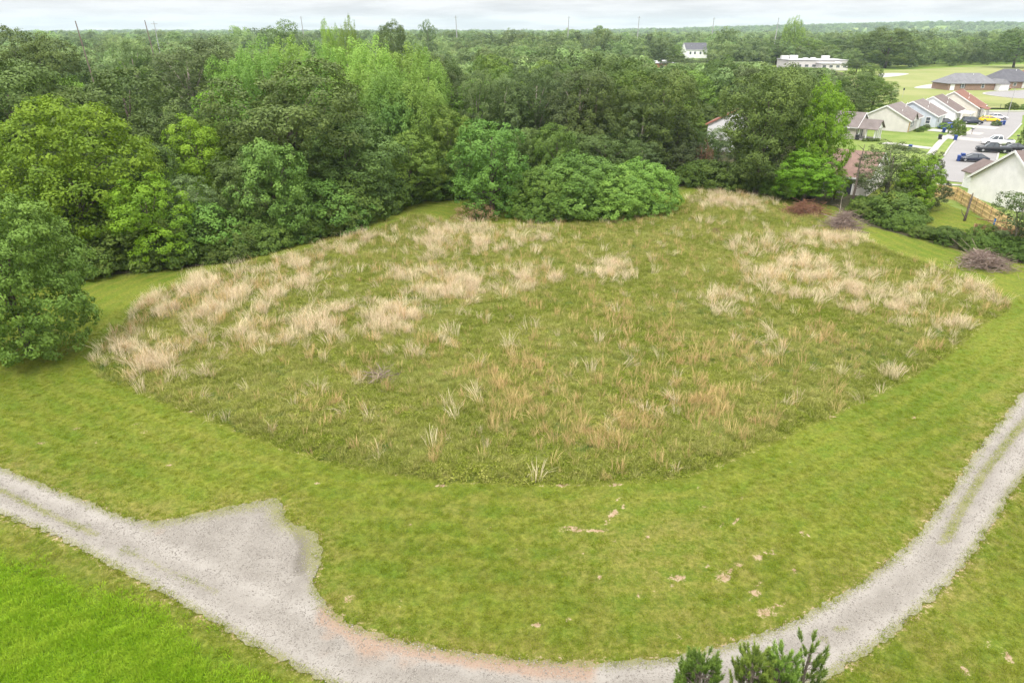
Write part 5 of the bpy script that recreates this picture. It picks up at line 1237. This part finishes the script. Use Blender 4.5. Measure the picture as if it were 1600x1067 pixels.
for px, Y, yt, lb in ((470, 620, 26, 'tall thin pole next to the wide sparse tree'), (712, 640, 25, 'tall thin pole next to the spindly brown crown'), (889, 660, 26, 'tall thin pole above the unbroken wood, with dark treetops beside it'),
        (999, 680, 26, 'tall thin pole above the low brick building'), (1116, 700, 28, 'tall thin pole above the far white house'), (1217, 720, 28, 'tall thin pole next to the loose-crowned tall tree')):
    pole(px, Y, yt, lb, (-1.0 if px < 800 else 0.8, 0), 1, 'pole_grey', .5)

# ================================================================== BRUSH PILES, LOGS, DEAD STEMS
def brush_pile(px, py, r_, h, n, mat, label):
    """a tangle of thin crooked limbs thrown over three low mounds"""
    X, Y = g(px, py); e = empty('brush_pile', (X, Y, 0), 0, label, 'brush pile'); q = MB()
    mounds = [(rng.uniform(-.55, .55)*r_, rng.uniform(-.3, .4)*r_, rng.uniform(.45, .75)*r_, h*rng.uniform(.55, 1)) for _ in range(4)]
    for i in range(n):
        mx_, my_, mr, mh = mounds[i % 4]; a = rng.uniform(0, 6.283); d = mr*abs(rng.normal())*.62; x, y = mx_ + d*math.cos(a), my_ + d*math.sin(a)
        z = mh*math.exp(-(d/mr)**2*1.6)*rng.uniform(.15, 1) + .04
        b = rng.uniform(0, 6.283); l = rng.gamma(2.2, .24) + .2; t_ = rng.normal()*.35
        v = Vector((math.cos(b)*l, math.sin(b)*l, t_*l)); p = Vector((x, y, z)); rr = rng.gamma(2, .007) + .006
        k_ = [Vector(rng.normal(size=3))*.12*l for _ in range(2)]
        pts_ = [p-v, p-v*.3+k_[0], p+v*.35+k_[1], p+v]
        for w in pts_: w.z = max(w.z, .02)
        q.tube(pts_, [rr, rr*.85, rr*.6, rr*.25], 3)
        if i % 3 == 0:
            u = v.cross(Vector((0, 0, 1))).normalized()*l*rng.uniform(-.5, .5); q.tube([pts_[2], pts_[2] + v*.3 + u + Vector((0, 0, abs(rng.normal())*.2*l))], [rr*.5, rr*.15], 3)
    tag(q.build('sticks', mat, e), kind='stuff')
    for i in range(5):
        b = rng.uniform(0, 6.28); c = mounds[i % 4]; l = rng.uniform(.8, 1.6)
        MB().tube([(c[0]-math.cos(b)*l, c[1]-math.sin(b)*l, .12), (c[0], c[1]+.1, c[3]*.55), (c[0]+math.cos(b)*l, c[1]+math.sin(b)*l, c[3]*rng.uniform(.2, .9))], [.055, .05, .025], 5).build('branch', 'pale_bark' if mat == 'stick' else 'bark', e)
brush_pile(1262, 335, 3.6, 1.8, 900, 'rust_stick', 'rust brown brush pile under the low bright green tree')
brush_pile(1328, 357, 3.2, 2.3, 1100, 'stick', 'grey-brown brush pile of cut branches at the meadow edge')
brush_pile(1540, 416, 2.8, 1.6, 1000, 'stick', 'weathered brush pile beside the lawn strip under the tangled shrubs')
brush_pile(596, 594, 1.1, .45, 200, 'stick', 'small grey twig heap lying in the middle of the meadow')
for px, py, yt, lb in ((1328, 330, 225, 'bare grey trunk standing between the brush pile and the rose brown roof'), (1308, 345, 300, 'thin pale bare stem rising from the grey brush pile')):
    X, Y = g(px, py); h = top_z(yt, Y); e = empty('dead_tree', (X, Y, -.05), 0, lb, 'tree'); w_ = .20 if yt < 250 else .06
    MB().tube([(0, 0, 0), (.1, 0, h*.4), (.05, .1, h*.75), (.2, .1, h)], [w_, w_*.7, w_*.45, w_*.15], 7).build('trunk', 'bark' if yt < 250 else 'pale_bark', e, True)
    for i in range(9 if yt < 250 else 3):
        z_ = h*rng.uniform(.3, .95); a = rng.uniform(0, 6.28); l = rng.uniform(.6, 1.8)*(1 if yt < 250 else .5); MB().tube([(.1, 0, z_), (math.cos(a)*l, math.sin(a)*l, z_+l*.5)], [w_*.25, w_*.06], 4).build('branch', 'bark', e)
X, Y = g(1118, 368); plant('deadshrub', X, Y, 1.1, .5, 'small rust red dead weed standing in the meadow near the thicket', None, 'shrub', 'shrub')

# ================================================================== THE PINES BELOW THE CAMERA
def pine(label, px, py, h, r_, seed, dens_=1.0):
    X, Y = g(px, py, h); rr = np.random.default_rng(seed)
    e = empty('pine_tree', (X, Y, -.05), rr.uniform(0, 6.28), label, 'tree'); tm = MB()
    tm.tube([(0, 0, 0), (.04, .02, h*.5), (0, 0, h*.97)], [.10+.012*h, .08, .025], 7)
    V, T, A = [], [], []
    def shoot(p, d, l, nn):
        d = d.normalized()
        for i in range(nn):
            s = rr.uniform(0, 1); b = p + d*l*s
            u = Vector(rr.normal(size=3)); u = (u - d*u.dot(d)).normalized(); dr = (u*(0.55 if s < .8 else .3) + d*rr.uniform(.55, 1.0)).normalized()
            nl = rr.uniform(.11, .17); sd = dr.cross(Vector(rr.normal(size=3))).normalized()*.011
            k = len(V); V.extend([tuple(b-sd), tuple(b+sd), tuple(b+dr*nl)]); T.append((k, k+1, k+2)); A.extend([min(1, .25*s + .55*rr.uniform() + (.2 if s > .75 else 0))]*3)
    shoot(Vector((0, 0, h*.97-.15)), Vector((0, 0, 1)), .46, 150)
    z = h*.96
    while z > h*.28:
        R_ = r_*min(1, (h-z)/h*1.75 + .10)
        for k in range(int(5*dens_)):
            a = rr.uniform(0, 6.283); l = R_*rr.uniform(.7, 1.1); b = Vector((math.cos(a)*l, math.sin(a)*l, z + l*rr.uniform(.25, .55))); s0 = Vector((0, 0, z))
            m_ = s0.lerp(b, .55) - Vector((0, 0, .06*l)); tm.tube([s0, m_, b], [.028, .02, .010], 4)
            shoot(b - Vector((0, 0, .05)), (b-m_).normalized() + Vector((0, 0, 1.3)), .40, 120)
            for q_ in range(int(3 + 4*l)):
                t_ = rr.uniform(.3, .95); c = s0.lerp(b, t_) + Vector((0, 0, -.04*l)); a2 = a + rr.choice([-1, 1])*rr.uniform(.5, 1.3); l2 = rr.uniform(.15, .40)
                c2 = c + Vector((math.cos(a2)*l2, math.sin(a2)*l2, l2*.5)); tm.tube([c, c2], [.012, .007], 3); shoot(c2, Vector((math.cos(a2)*.3, math.sin(a2)*.3, 1)), .32, 85)
        z -= .42
    tm.build('trunk', 'bark', e); link('crown', np_mesh('needles', V, T, 'pine_needle', {'tint': A}), e)
pine('young pine beside the gravel drive, the fullest with twin pointed shoots', 1098, 1034, 4.6, .95, 3, 1.5)
pine('young pine beside the gravel drive, the narrow bushy one in the middle of the three', 1180, 1032, 4.7, .75, 5, 1.4)
pine('young pine beside the gravel drive, next to the thin open-topped one', 1225, 1030, 4.6, .8, 9, 1.4)
pine('thin open-topped young pine with a bare stem beside the gravel drive', 1268, 1012, 4.9, .55, 12, .4)

# ================================================================== HAZE
hz = MB().box(-5300, 5300, -80, 5700, -1.5, 95).build('haze', 'trim_white')
tag(hz, 'thin pale summer haze over the far woods', None, None, 'stuff')
m_ = bpy.data.materials.new('haze'); m_.use_nodes = True; m_.node_tree.nodes.clear()
o_ = m_.node_tree.nodes.new('ShaderNodeOutputMaterial'); v_ = m_.node_tree.nodes.new('ShaderNodeVolumePrincipled')
v_.inputs['Color'].default_value = (0.70, 0.84, 1.0, 1); v_.inputs['Density'].default_value = 0.00008
m_.node_tree.links.new(v_.outputs[0], o_.inputs['Volume'])
hz.data.materials.clear(); hz.data.materials.append(m_)
